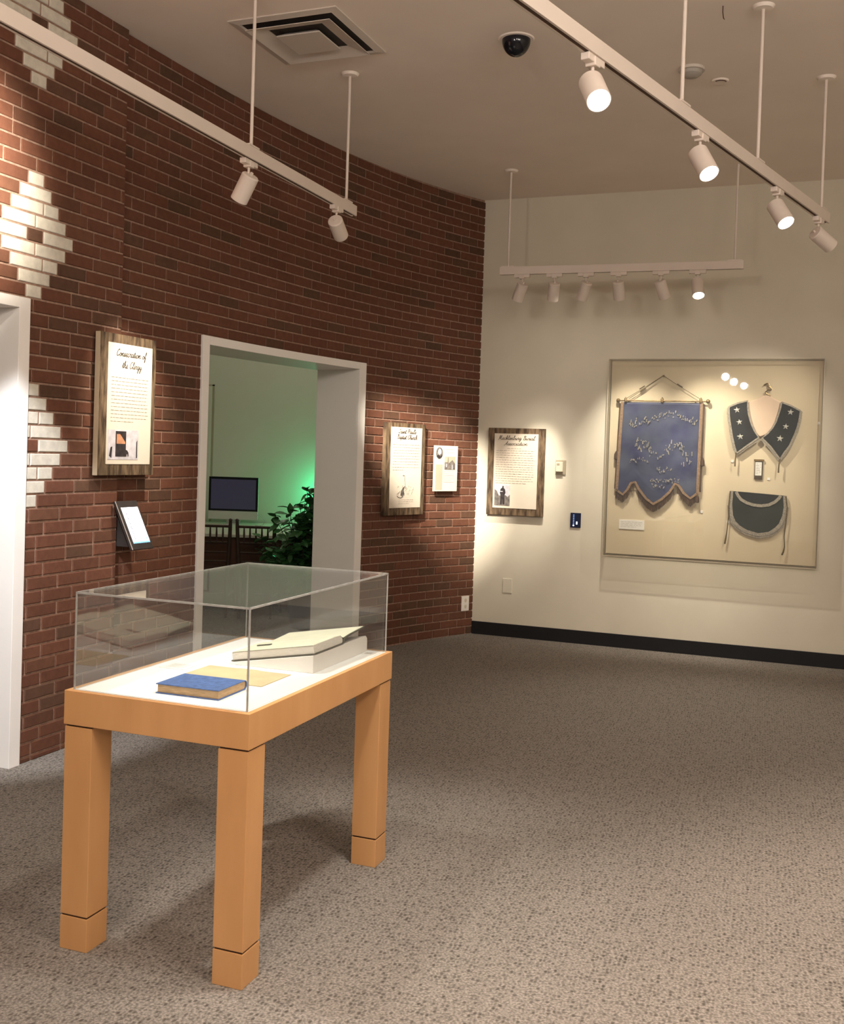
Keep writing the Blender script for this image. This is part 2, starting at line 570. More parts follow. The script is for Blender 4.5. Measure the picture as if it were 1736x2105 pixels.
mb = MB()
L_B = 5.2
mb.box((-0.03, 0, 0), (L_B, 0.2, CEIL))
o = mb.build('wall_back', M['beige'])
o.location = (*CORNER, 0)
o.rotation_euler = (0, 0, YAW_B)
tag(o, 'beige painted back wall with the display case', 'wall', kind='structure')
mb = MB()
mb.box((0.0, -0.010, 0.0), (L_B, 0.0, 0.113))
o = mb.build('baseboard_back', M['black_vinyl'], bevel=0.003)
o.location = (*CORNER, 0)
o.rotation_euler = (0, 0, YAW_B)
tag(o, 'black vinyl base strip along the beige wall', 'baseboard', kind='structure')
# right hand wall, outside the picture
mb = MB()
e0 = CORNER + BW * L_B
mb.box((0, -9.5, 0), (0.2, 0.3, CEIL))
o = mb.build('wall_right', M['beige'])
o.location = (*e0, 0)
tag(o, 'beige painted wall on the right hand side', 'wall', kind='structure')


# ------------------------------------------------------------------ curved brick wall
CRS = 0.068
JT = 0.0105


def zoff(s):
    return 0.4 * CRS * min(1.0, max(0.0, -s) / 3.4)


def brick_tone(white=False):
    if white:
        k = random.uniform(0.94, 1.04)
        return (0.58 * k, 0.54 * k, 0.46 * k)
    r = random.random()
    k = random.uniform(0.88, 1.12)
    if r < 0.66:
        c = (0.126, 0.050, 0.029)
    elif r < 0.86:
        c = (0.116, 0.050, 0.029)
    else:
        c = (0.096, 0.048, 0.029)
    return tuple(x * k for x in c)


bv, bf, bc = [], [], []


def put_brick(s0, s1, z0, z1, tone, d0, back):
    """one brick with eased edges, following the curve"""
    if s1 - s0 < 0.02 or z1 - z0 < 0.012:
        return
    d = d0 + random.uniform(-0.0012, 0.0012)
    e = 0.003
    o = len(bv)
    zo0, zo1 = zoff(s0), zoff(s1)
    def P(s, z, dd, zo):
        q = wp(s, dd)
        return (q.x, q.y, min(z + zo, CEIL - 0.001))
    bv.extend([P(s0, z0, back, zo0), P(s1, z0, back, zo1), P(s1, z1, back, zo1), P(s0, z1, back, zo0),
               P(s0, z0, d - e, zo0), P(s1, z0, d - e, zo1), P(s1, z1, d - e, zo1), P(s0, z1, d - e, zo0),
               P(s0 + e, z0 + e, d, zo0), P(s1 - e, z0 + e, d, zo1), P(s1 - e, z1 - e, d, zo1), P(s0 + e, z1 - e, d, zo0)])
    fs = [(8, 9, 10, 11)]
    for a in range(4):
        b = (a + 1) % 4
        fs.append((4 + a, 4 + b, 8 + b, 8 + a))
        fs.append((a, b, 4 + b, 4 + a))
    for f in fs:
        bf.append(tuple(i + o for i in f))
        bc.append(tone)


def lay(s0, s1, k, tone, d0, back):
    """clip a brick of course k against ceiling and openings, then lay it"""
    z0, z1 = k * CRS + JT / 2, (k + 1) * CRS - JT / 2
    zz = zoff((s0 + s1) / 2)
    if z0 + zz > CEIL - 0.01:
        return
    z1 = min(z1, CEIL - 0.002 - zz)
    if z0 + zz < 0:
        z0 = -zz + 0.001
    pieces = [(s0, s1)]
    for a, b, t in (DOOR1, DOOR2):
        if z0 + zz < t - 0.004:
            nxt = []
            if z1 + zz > t + 0.03 and s1 > a and s0 < b:
                zt = t + 0.003 - zz
                ov0, ov1 = max(s0, a), min(s1, b)
                put_brick(ov0, ov1, zt, z1, tone, d0, back)
            for p0, p1 in pieces:
                if p1 <= a or p0 >= b:
                    nxt.append((p0, p1))
                else:
                    if p0 < a:
                        nxt.append((p0, a - 0.003))
                    if p1 > b:
                        nxt.append((b + 0.003, p1))
            pieces = nxt
    for p0, p1 in pieces:
        put_brick(p0, p1, z0, z1, tone, d0, back)


N_CRS = int(CEIL / CRS) + 2
# right hand stretch: plain stretcher bond
for k in range(-1, N_CRS):
    s = -3.64 - (0.0 if k % 2 == 0 else 0.1075)
    joints = [s]
    while joints[-1] < 0:
        joints.append(joints[-1] + 0.203 + 0.0033 * abs(joints[-1]))
    while joints[0] > FOLD:
        joints.insert(0, joints[0] - (0.203 + 0.0033 * abs(joints[0])))
    for a, b in zip(joints, joints[1:]):
        a2, b2 = max(a + JT / 2, FOLD + 0.004), min(b - JT / 2, 0.012)
        lay(a2, b2, k, brick_tone(), 0.0, -0.012)
# left hand stretch, 4 cm proud, with white brick diamonds
S_D, BL = -4.835, 0.2085
for k in range(-1, N_CRS):
    d = (k - 37) % 15
    if d > 7:
        d -= 15
    ad = abs(d)
    whites = []
    if ad <= 4 and k > 15:
        edge = {4: 0.25, 3: 0.5, 2: 0.75, 1: 1.0, 0: 1.25}[ad]
        inner = {4: [], 3: [], 2: [0.25], 1: [0.0], 0: [-0.25, 0.25]}[ad]
        js = [-edge] + inner + [edge]
        for a, b in zip(js, js[1:]):
            whites.append((a, b))
    else:
        off = {5: 0.0, 6: 0.5, 7: 0.25}.get(ad, 0.5 * (k % 2))
        js = [off - 1, off]
    while js[-1] * BL + S_D < FOLD:
        js.append(js[-1] + 1)
    while js[0] * BL + S_D > S_END:
        js.insert(0, js[0] - 1)
    for a, b in zip(js, js[1:]):
        w = (a, b) in whites and not (ad == 0 and abs(a + 0.25) < 1e-6)
        a2, b2 = a * BL + S_D + JT / 2, b * BL + S_D - JT / 2
        a2, b2 = max(a2, S_END), min(b2, FOLD)
        lay(a2, b2, k, brick_tone(w), PROUD, -0.005 if abs(b2 - FOLD) < 1e-6 else PROUD - 0.014)

me = bpy.data.meshes.new('wall_left')
nb = len(bf)
# mortar bed behind the bricks
mv, mf = [], []


def mquad(s0, s1, z0, z1, d):
    o = len(bv) + len(mv)
    for s, z in ((s0, z0), (s1, z0), (s1, z1), (s0, z1)):
        q = wp(s, d)
        mv.append((q.x, q.y, z))
    mf.append((o, o + 1, o + 2, o + 3))


def mstrip(s0, s1, d):
    n = max(1, int((s1 - s0) / 0.06))
    for i in range(n):
        a, b = s0 + (s1 - s0) * i / n, s0 + (s1 - s0) * (i + 1) / n
        m = (a + b) / 2
        z0 = 0.0
        for da, db, t in (DOOR1, DOOR2):
            if da < m < db:
                z0 = t
        mquad(a, b, z0, CEIL, d)


for a, b, d in ((S_END, DOOR1[0], PROUD - 0.0065), (DOOR1[0], DOOR1[1], PROUD - 0.0065), (DOOR1[1], FOLD, PROUD - 0.0065),
                (FOLD, DOOR2[0], -0.0065), (DOOR2[0], DOOR2[1], -0.0065), (DOOR2[1], 0.015, -0.0065)):
    mstrip(a, b, d)
o_ = len(bv) + len(mv)
for d, z in ((-0.0065, 0), (PROUD - 0.003, 0), (PROUD - 0.003, CEIL), (-0.0065, CEIL)):
    q = wp(FOLD - 0.002, d)
    mv.append((q.x, q.y, z))
mf.append((o_, o_ + 1, o_ + 2, o_ + 3))
me.from_pydata(bv + mv, [], bf + mf)
me.materials.append(M['brick'])
me.materials.append(M['mortar'])
me.polygons.foreach_set('material_index', [0] * nb + [1] * len(mf))
ca = me.attributes.new('brick_tone', 'FLOAT_COLOR', 'FACE')
flat = []
for c in bc + [(0.30, 0.19, 0.14)] * len(mf):
    flat += [c[0], c[1], c[2], 1.0]
ca.data.foreach_set('color', flat)
me.update()
o = bpy.data.objects.new('wall_left', me)
COL.objects.link(o)
tag(o, 'curved red brick wall with white brick diamonds', 'wall', kind='structure')


# ------------------------------------------------------------------ white door linings through the wall
def door_lining(name, s0, s1, top, i0, i1, itop, proud, label):
    """casing flush with the bricks and a lining as deep as the wall"""
    m_ = MB()

    def prism(sa, sb, za, zb, da, db):
        n = max(1, int(abs(sb - sa) / 0.12))
        for i in range(n):
            a, b = sa + (sb - sa) * i / n, sa + (sb - sa) * (i + 1) / n
            vs = []
            for z in (za, zb):
                for s_, d_ in ((a, da), (b, da), (b, db), (a, db)):
                    q = wp(s_, d_)
                    vs.append((q.x, q.y, z))
            fs = [(0, 1, 2, 3), (4, 7, 6, 5), (3, 2, 6, 7), (0, 4, 5, 1)]
            if i == 0:
                fs.append((0, 3, 7, 4))
            if i == n - 1:
                fs.append((1, 5, 6, 2))
            m_.add(vs, fs)
    prism(s0, i0, 0, top, -WALL_T, proud)
    prism(i1, s1, 0, top, -WALL_T, proud)
    prism(i0, i1, itop, top, -WALL_T, proud)
    o_ = m_.build(name, M['white_trim'], bevel=0.002)
    return tag(o_, label, 'doorway', kind='structure')


door_lining('door_1', DOOR1[0], DOOR1[1], DOOR1[2], DOOR1[0] + 0.07, -4.938, 2.214, 0.052, 'white lined doorway at the left edge')
door_lining('door_2', DOOR2[0], DOOR2[1], DOOR2[2], -3.315, -1.54, 2.214, 0.012, 'white lined doorway into the green-lit room')


def wall_run(name, pts, h, m, label):
    m_ = MB()
    for (a, b) in zip(pts, pts[1:]):
        a, b = Vector(a), Vector(b)
        t = (b - a).normalized()
        n = Vector((-t.y, t.x)) * 0.1
        vs = [(a.x, a.y, 0), (b.x, b.y, 0), (b.x + n.x, b.y + n.y, 0), (a.x + n.x, a.y + n.y, 0)]
        vs += [(x, y, h) for x, y, _ in vs]
        m_.add(vs, [(0, 1, 2, 3), (4, 7, 6, 5), (0, 4, 5, 1), (1, 5, 6, 2), (2, 6, 7, 3), (3, 7, 4, 0)])
    return tag(m_.build(name, m), label, 'wall', kind='structure')


YB = 11.72
wall_run('wall_adjoining_back', [(-3.3, YB), (0.3, YB)], CEIL, M['room'], 'pale wall at the back of the adjoining room')
wall_run('wall_adjoining_left', [tuple(wp(-3.62, -0.36)), (-3.3, 7.1), (-3.3, YB + 0.1)], CEIL, M['room'], 'pale left wall of the adjoining room')
wall_run('wall_adjoining_right', [(0.2, YB + 0.1), (0.2, 9.75), tuple(wp(-0.35, -0.25))], CEIL, M['room'], 'pale right wall of the adjoining room')
wall_run('wall_passage', [tuple(wp(S_END, -1.5)), tuple(wp(-3.72, -1.5)), tuple(wp(-3.72, -0.03))], CEIL, M['room'], 'pale wall of the passage beyond the left doorway')
# door leaf edge on the far wall of the adjoining room
mb = MB()
mb.box((-3.10, YB - 0.02, 0.0), (-2.375, YB, 2.26))
tag(mb.build('door_3', [M['room']], bevel=0.004), 'pale flush door on the far wall of the adjoining room', 'door', kind='structure')
mb = MB()
mb.box((-2.375, YB - 0.012, 0.0), (-2.352, YB, 2.275))
mb.box((-3.12, YB - 0.012, 2.26), (-2.352, YB, 2.275))
tag(mb.build('trim_1', [M['plastic_taupe']]), 'dark strip framing the far door', 'trim', kind='structure')

# lamps of the adjoining room: a dim ceiling lamp and a green uplight behind the plant
ld = bpy.data.lights.new('adjoining_ceiling_lamp', 'POINT')
ld.energy = 20
ld.color = (1.0, 0.93, 0.80)
ld.shadow_soft_size = 0.3
o = bpy.data.objects.new('adjoining_ceiling_lamp', ld)
COL.objects.link(o)
o.location = (-1.2, 9.6, 3.3)
ld = bpy.data.lights.new('green_uplight', 'POINT')
ld.energy = 6.0
ld.color = (0.03, 1.0, 0.40)
ld.shadow_soft_size = 0.05
o = bpy.data.objects.new('green_uplight', ld)
COL.objects.link(o)
o.location = (-1.06, 11.50, 1.10)


# ------------------------------------------------------------------ display table
TN = Vector((-0.47586, 3.00859))
T_YAW = 1.214628
T_L, T_W, T_H, T_AP, T_LEG, T_BASE = 1.0997, 0.6564, 0.8097, 0.1063, 0.1066, 0.1037
# local frame: x along the long side (i), y to the left (j)
tb = thing('display_table', 'maple display table on four square legs with white deck', 'table', (TN.x, TN.y, 0), T_YAW)
mb = MB()
rim = 0.019
z0, z1 = T_H - T_AP, T_H
out = [(0, 0), (T_L, 0), (T_L, T_W), (0, T_W)]
inn = [(rim, rim), (T_L - rim, rim), (T_L - rim, T_W - rim), (rim, T_W - rim)]
vs = [(x, y, z1) for x, y in out] + [(x, y, z1) for x, y in inn] + [(x, y, z0) for x, y in out] + [(x, y, z0) for x, y in inn]
fs = []
for i in range(4):
    j = (i + 1) % 4
    fs += [(i, j, 4 + j, 4 + i), (8 + i, 12 + i, 12 + j, 8 + j), (i, 8 + i, 8 + j, j), (4 + i, 4 + j, 12 + j, 12 + i)]
mb.add(vs, fs)
mb.build('apron', M['maple'], tb, bevel=0.0015)
mb = MB()
mb.box((rim, rim, T_H - 0.03), (T_L - rim, T_W - rim, T_H - 0.0005))
mb.build('deck', M['deck'], tb)
for lx, ly in ((0, 0), (T_L - T_LEG, 0), (0, T_W - T_LEG), (T_L - T_LEG, T_W - T_LEG)):
    mb = MB()
    g = 0.003
    mb.box((lx + g, ly + g, T_BASE + 0.006), (lx + T_LEG - g, ly + T_LEG - g, T_H - T_AP - 0.006))
    leg = mb.build('leg', M['maple'], tb, bevel=0.0015)
    mb = MB()
    mb.box((lx + g, ly + g, 0.0), (lx + T_LEG - g, ly + T_LEG - g, T_BASE))
    mb.build('foot_block', M['maple'], leg, bevel=0.0015)
    mb = MB()
    mb.box((lx + g + 0.004, ly + g + 0.004, T_BASE), (lx + T_LEG - g - 0.004, ly + T_LEG - g - 0.004, T_BASE + 0.006))
    mb.build('shadow_gap', M['reveal'], leg)
    mb = MB()
    mb.box((lx + g + 0.004, ly + g + 0.004, T_H - T_AP - 0.006), (lx + T_LEG - g - 0.004, ly + T_LEG - g - 0.004, T_H - T_AP))
    mb.build('shadow_gap', M['reveal'], leg)


def on_table(name, label, cat, i, j, z=0.0, rz=0.0):
    c, s_ = math.cos(T_YAW), math.sin(T_YAW)
    return thing(name, label, cat, (TN.x + c * i - s_ * j, TN.y + s_ * i + c * j, T_H + z), T_YAW + rz)


# clear cover standing on the table
vt = on_table('vitrine_cover', 'clear acrylic box cover standing on the maple table', 'display cover', 0.021, 0.021)
VL, VW, VH, TK = T_L - 0.042, T_W - 0.042, 1.1151 - T_H, 0.006


def acrylic_box(x, y, h, t, m_face, m_edge, parent):
    """four walls and a lid as sheets, polished edges showing grey"""
    mb_ = MB()
    for a, b in (((0, 0, 0), (x, t, h - t)), ((0, y - t, 0), (x, y, h - t)), ((0, t, 0), (t, y - t, h - t)), ((x - t, t, 0), (x, y - t, h - t))):
        mb_.box(a, b)
    mb_.build('side_sheets', m_face, parent)
    mb_ = MB()
    mb_.box((0, 0, h - t), (x, y, h))
    mb_.build('lid', m_face, parent)
    mb_ = MB()
    e = 0.0022
    for cx_, cy_ in ((0, 0), (x, 0), (0, y), (x, y)):
        mb_.box((cx_ - e, cy_ - e, 0), (cx_ + e, cy_ + e, h))
    for z in (h - t, ):
        for a, b in (((0, -e, z), (x, e, z + t)), ((0, y - e, z), (x, y + e, z + t)), ((-e, 0, z), (e, y, z + t)), ((x - e, 0, z), (x + e, y, z + t))):
            mb_.box(a, b)
    mb_.build('edges', m_edge, parent)


acrylic_box(VL, VW, VH, TK, M['acrylic'], M['acrylic_edge'], vt)

# blue book
bk = on_table('blue_book', 'closed blue cloth book with browned page edges on white deck', 'book', 0.103, 0.168, 0.0, 0.02)
bx, by, bh = 0.168, 0.217, 0.031
mb = MB()
for z in (0.0, bh - 0.003):
    mb.box((-0.004, -0.003, z), (bx - 0.008, by + 0.003, z + 0.003))
pr = [(bx - 0.009, bh)]
for k in range(9):
    a = PI / 2 - PI * k / 8
    pr.append((bx - 0.010 + 0.016 * math.cos(a), bh / 2 + bh / 2 * math.sin(a)))
prI = [(x - 0.003 if i else x, bh / 2 + (z - bh / 2) * 0.86) for i, (x, z) in enumerate(pr)]
n = len(pr)
vs = [(x, -0.003, z) for x, z in pr] + [(x, by + 0.003, z) for x, z in pr] + [(x, -0.003, z) for x, z in prI] + [(x, by + 0.003, z) for x, z in prI]
fs = []
for i in range(n - 1):
    fs += [(i, i + 1, n + i + 1, n + i), (2 * n + i, 3 * n + i, 3 * n + i + 1, 2 * n + i + 1), (i, 2 * n + i, 2 * n + i + 1, i + 1), (n + i, n + i + 1, 3 * n + i + 1, 3 * n + i)]
mb.add(vs, fs)
mb.build('cover', M['blue_cloth'], bk, bevel=0.0008)
mb = MB()
prof = [(0.002, 0.003), (bx - 0.012, 0.003)] + [(bx - 0.012 + 0.012 * math.cos(a), bh / 2 + (bh / 2 - 0.003) * math.sin(a)) for a in [-PI / 2 + PI * k / 8 for k in range(1, 8)]] + [(bx - 0.012, bh - 0.003), (0.002, bh - 0.003)]
n = len(prof)
mb.add([(x, 0.001, z) for x, z in prof] + [(x, by - 0.001, z) for x, z in prof], [tuple(range(n)), tuple(range(2 * n - 1, n - 1, -1))] + [(i, n + i, n + (i + 1) % n, (i + 1) % n) for i in range(n)])
mb.build('pages', M['page_tan'], bk)

# open pamphlet
pm = on_table('open_pamphlet', 'thin tan pamphlet lying open behind the blue book', 'pamphlet', 0.322, 0.142)
mb = MB()
px, py = 0.205, 0.321
vs, nn_ = [], 12
for j in range(nn_ + 1):
    t = j / nn_
    h = 0.0025 + 0.004 * math.exp(-((t - 0.5) / 0.10) ** 2) - 0.0025 * math.exp(-((t - 0.5) / 0.02) ** 2)
    for x in (0, px):
        vs += [(x, py * t, h), (x, py * t, 0.0)]
fs = []
for j in range(nn_):
    a, b = 4 * j, 4 * j + 4
    fs += [(a, a + 2, b + 2, b), (a + 1, b + 1, b + 3, a + 3), (a, b, b + 1, a + 1), (a + 2, a + 3, b + 3, b + 2)]
fs += [(0, 1, 3, 2), (4 * nn_, 4 * nn_ + 2, 4 * nn_ + 3, 4 * nn_ + 1)]
mb.add(vs, fs)
mb.build('pages', M['manila'], pm, smooth=True)

# cradle and open book; slope falls from the right (j small) to the left
CI, CJ0, CJ1, CH = 0.585, 0.088, 0.418, 0.062
cr = on_table('book_cradle', 'white wedge shaped book cradle on the white deck', 'book cradle', CI, CJ0)
cl_, cw_ = 0.468, CJ1 - CJ0
mb = MB()
mb.add([(0, 0, 0), (cl_, 0, 0), (cl_, cw_, 0), (0, cw_, 0), (0, 0, CH), (cl_ - 0.015, 0, CH), (cl_ - 0.015, cw_, 0.006), (0, cw_, 0.006), (cl_, 0, CH - 0.012), (cl_, cw_, 0.002)],
       [(0, 3, 2, 1), (4, 5, 6, 7), (0, 1, 8, 5, 4), (3, 7, 6, 9, 2), (0, 4, 7, 3), (1, 2, 9, 8), (5, 8, 9, 6)])
mb.build('wedge', M['cradle'], cr, bevel=0.001)
SL = math.atan2(CH - 0.006, cw_)
ob = on_table('open_book', 'large old open book with cream pages on the white cradle', 'book', CI + 0.012, CJ0 + 0.002, CH + 0.002)
ob.rotation_mode = 'QUATERNION'
ob.rotation_quaternion = Quaternion((0, 0, 1), T_YAW) @ Quaternion((1, 0, 0), -SL)
BI, BJ = 0.235, 0.325
mb = MB()
mb.box((-0.004, -0.004, 0.0), (BI, BJ + 0.004, 0.004))
mb.add([(BI + 0.004, -0.004, 0.004), (BI + 0.012, -0.004, 0.018), (BI + 0.05, -0.004, 0.024), (BI + 0.205, -0.004, 0.034),
        (BI + 0.205, -0.004, 0.031), (BI + 0.05, -0.004, 0.020), (BI + 0.015, -0.004, 0.013), (BI + 0.008, -0.004, 0.002)] +
       [(BI + 0.004, BJ + 0.004, 0.004), (BI + 0.012, BJ + 0.004, 0.018), (BI + 0.05, BJ + 0.004, 0.024), (BI + 0.205, BJ + 0.004, 0.034),
        (BI + 0.205, BJ + 0.004, 0.031), (BI + 0.05, BJ + 0.004, 0.020), (BI + 0.015, BJ + 0.004, 0.013), (BI + 0.008, BJ + 0.004, 0.002)],
       [(0, 1, 2, 3, 4, 5, 6, 7), (15, 14, 13, 12, 11, 10, 9, 8)] + [(i, 8 + i, 8 + (i + 1) % 8, (i + 1) % 8) for i in range(8)])
mb.build('cover', M['dark_cover'], ob)
mb = MB()
pf = [(0, 0.004), (BI - 0.008, 0.004), (BI, 0.010), (BI, 0.022), (BI - 0.012, 0.030), (BI - 0.06, 0.032), (0, 0.030)]
n = len(pf)
mb.add([(x, 0, z) for x, z in pf] + [(x, BJ, z) for x, z in pf], [tuple(range(n)), tuple(range(2 * n - 1, n - 1, -1))] + [(i, n + i, n + (i + 1) % n, (i + 1) % n) for i in range(n)])
mb.build('page_block', M['page_white'], ob)
mb = MB()
top = [(-0.001, 0.0315), (BI - 0.06, 0.0335), (BI - 0.010, 0.0315), (BI + 0.002, 0.024), (BI + 0.014, 0.0215), (BI + 0.05, 0.026), (BI + 0.20, 0.036)]
n = len(top)
mb.add([(x, 0.001, z) for x, z in top] + [(x, BJ - 0.001, z) for x, z in top] + [(x, 0.001, z - 0.001) for x, z in top] + [(x, BJ - 0.001, z - 0.001) for x, z in top],
       [(i, i + 1, n + i + 1, n + i) for i in range(n - 1)] + [(2 * n + i, 3 * n + i, 3 * n + i + 1, 2 * n + i + 1) for i in range(n - 1)] +
       [(i, 2 * n + i, 2 * n + i + 1, i + 1) for i in range(n - 1)] + [(n + i, n + i + 1, 3 * n + i + 1, 3 * n + i) for i in range(n - 1)])
mb.build('open_pages', M['paper'], ob)
mb = MB()
mb.box((0.10, BJ - 0.10, 0.0335), (0.115, BJ - 0.045, 0.0365))
mb.build('page_clip', M['dark_cover'], ob)

for (i0, i1, j0, j1, lb) in ((0.42, 0.51, 0.50, 0.60, 'small white label card left of the open pamphlet'), (0.985, 1.03, 0.040, 0.082, 'small white label card right of the white cradle')):
    lc = on_table('label_card', lb, 'label', i0, j0)
    mb = MB()
    mb.box((0, 0, 0), (i1 - i0, j1 - j0, 0.002))
    mb.build('card', M['card'], lc)
    mb = MB()
    for q in range(5):
        x = (i1 - i0) * (0.2 + 0.14 * q)
        mb.box((x, (j1 - j0) * 0.15, 0.002), (x + 0.002, (j1 - j0) * 0.85, 0.0022))
    mb.build('print_lines', M['ink_grey'], lc)


# ------------------------------------------------------------------ track lighting
RAIL_TOP = 3.065
RH, RW = 0.060, 0.036


def track(label, a, b, rods, group=None):
    a, b = Vector(a), Vector(b)
    d = b - a
    t = thing('light_track', label, 'track light rail', (a.x, a.y, RAIL_TOP - RH), math.atan2(d.y, d.x))
    l = d.length
    mb_ = MB()
    w = RW / 2
    g = 0.008
    pf_ = [(-w, 0), (-g, 0), (-g, 0.02), (g, 0.02), (g, 0), (w, 0), (w, RH), (-w, RH)]
    k = len(pf_)
    mb_.add([(0, y, z) for y, z in pf_] + [(l, y, z) for y, z in pf_], [tuple(range(k)), tuple(range(2 * k - 1, k - 1, -1))] + [(i, k + i, k + (i + 1) % k, (i + 1) % k) for i in range(k)])
    mb_.build('rail', M['lamp_white'], t, bevel=0.001)
    mb_ = MB()
    mb_.box((0.02, -g, 0.002), (l - 0.02, g, 0.018))
    mb_.build('slot', M['slot'], t)
    for r_ in rods:
        r_ = Vector(r_)
        x = (r_ - a).dot(d) / l
        mb_ = MB()
        mb_.tube([(x, 0, RH), (x, 0, CEIL - RAIL_TOP + RH)], 0.0085, 10)
        rod = mb_.build('hanger_rod', M['lamp_white'], t, smooth=True)
        mb_ = MB()
        hz = CEIL - RAIL_TOP + RH
        mb_.lathe([(0.0, hz - 0.018), (0.045, hz - 0.016), (0.055, hz - 0.001), (0.0, hz)], 20, centre=(x, 0, 0))
        mb_.build('ceiling_cup', M['ceiling'], rod, smooth=True)
        mb_ = MB()
        mb_.box((x - 0.05, -w - 0.002, RH), (x + 0.05, w + 0.002, RH + 0.008))
        mb_.build('rail_clamp', M['lamp_white'], rod)
    return t


LA, LB = (-1.78, 2.83), (-0.462, 6.37)
RA, RB = (-0.42, 2.38), (2.33, 6.17)
BA, BB = (0.565, 8.27), (2.305, 7.68)
track('white hanging light track along the brick wall, with two lamps in view', LA, LB, [(-0.907, 5.205), (-0.507, 6.26)])
track('white hanging light track at upper right with four lamps', RA, RB, [(1.03, 4.38), (1.60, 5.16), (2.26, 6.07)])
track('white hanging light track in front of the beige wall with six lamps', BA, BB, [(0.625, 8.25), (2.245, 7.70)])


def head(label, xy, ang, aim, watts, deg, blend=0.7, color=WARM, group=None):
    """spot head under a rail: adapter, stem, round housing, lens; ang = direction of its rail"""
    z = RAIL_TOP - RH
    t = thing('track_spotlight', label, 'spotlight', (xy[0], xy[1], z), ang, group)
    mb_ = MB()
    mb_.box((-0.062, -0.017, -0.026), (0.062, 0.017, 0.0))
    mb_.box((-0.020, -0.021, -0.036), (0.020, 0.021, -0.004))
    mb_.build('adapter', M['lamp_white'], t, bevel=0.003)
    mb_ = MB()
    mb_.tube([(0, 0, -0.03), (0, 0, -0.098)], 0.0065, 10)
    mb_.build('stem', M['lamp_white'], t, smooth=True)
    piv = Vector((xy[0], xy[1], z - 0.092))
    d = (Vector(aim) - piv).normalized()
    R, LN = 0.044, 0.135
    mb_ = MB()
    mb_.lathe([(0.0, 0.028), (R - 0.006, 0.028), (R, 0.022), (R, 0.022 - LN), (R - 0.003, 0.021 - LN), (R - 0.004, 0.035 - LN), (0.0, 0.035 - LN)], 28)
    h = mb_.build('housing', M['lamp_white'], t, smooth=True)
    q = d.to_track_quat('-Z', 'Y')
    h.rotation_mode = 'QUATERNION'
    h.rotation_quaternion = Quaternion((0, 0, 1), -ang) @ q
    h.location = (0, 0, -0.098)
    mb_ = MB()
    mb_.lathe([(0.0, 0.0325 - LN), (R - 0.006, 0.0335 - LN)], 24)
    mb_.build('lens', M['lens'], h)
    mb_ = MB()
    mb_.box((-0.006, -0.006, 0.026), (0.006, 0.006, 0.044))
    mb_.build('knuckle', M['lamp_white'], h, bevel=0.002)
    spot_light('spot', piv + d * (LN - 0.004), Vector(aim), watts, deg, blend, color, 0.025)
    return t


AL = math.atan2(LB[1] - LA[1], LB[0] - LA[0])
AR = math.atan2(RB[1] - RA[1], RB[0] - RA[0])
AB = math.atan2(BB[1] - BA[1], BB[0] - BA[0])
head('white spotlight by the middle hanger rod of the brick wall track, tilted down left', (-0.908, 5.215), AL, (-1.60, 5.78, 1.74), 150, 42, 1.0)
head('spotlight at the end of the brick wall track, tilted towards the far corner', (-0.548, 6.13), AL, (0.06, 8.78, 1.46), 1150, 23, 1.0)
head('large glowing spotlight nearest the top, beside the dark dome', (0.56, 3.74), AR, (1.05, 0.9, 0.0), 140, 85, 0.9, (1.0, 0.86, 0.74))
head('second glowing spotlight down the upper right track', (1.16, 4.56), AR, (2.05, 2.6, 0.0), 130, 80, 0.9, (1.0, 0.86, 0.74))
head('third glowing spotlight down the upper right track', (1.79, 5.43), AR, (2.75, 3.4, 0.0), 130, 80, 0.9, (1.0, 0.86, 0.74))
head('dim spotlight at the lower end of the upper right track', (2.23, 6.03), AR, (4.3, 6.9, 1.7), 60, 45, 0.9)
LABB = ['leftmost spotlight under the back track, tilted down left', 'second spotlight from left under the back track, lens just glinting', 'third spotlight from left under the back track, tilted left',
        'fourth spotlight from left under the back track, tilted slightly right', 'fifth spotlight from left under the back track, tilted right beside the glowing one', 'glowing spotlight at the right of the back track']
BX = [(0.735, 8.21), (0.978, 8.13), (1.21, 8.05), (1.445, 7.97), (1.745, 7.87), (1.998, 7.785)]
BAIM = [((0.30, 8.95, 1.52), 75, 36), ((0.95, 8.98, 1.50), 210, 26), ((0.85, 9.05, 1.3), 30, 46), ((1.80, 8.75, 1.40), 120, 54), ((2.50, 8.50, 1.35), 130, 54), ((1.95, 6.2, 0.0), 90, 80)]
for lb, xy, (am, wt, dg) in zip(LABB, BX, BAIM):
    head(lb, xy, AB, am, wt, dg, 1.0)


# ------------------------------------------------------------------ ceiling fittings
vn = thing('ceiling_vent', 'square white air diffuser in the ceiling beside the brick wall', 'air vent', (-0.69, 5.727, CEIL), math.radians(-21.6))


def ring(mb_, r0, z0, r1, z1, th=0.004):
    for dz in (0,):
        vs_ = []
        for r, z in ((r0, z0), (r1, z1), (r1, z1 + th), (r0, z0 + th)):
            vs_ += [(-r, -r, z), (r, -r, z), (r, r, z), (-r, r, z)]
        fs_ = []
        for a, b in ((0, 4), (4, 8), (8, 12), (12, 0)):
            for i in range(4):
                j = (i + 1) % 4
                fs_.append((a + i, a + j, b + j, b + i))
        mb_.add(vs_, fs_)


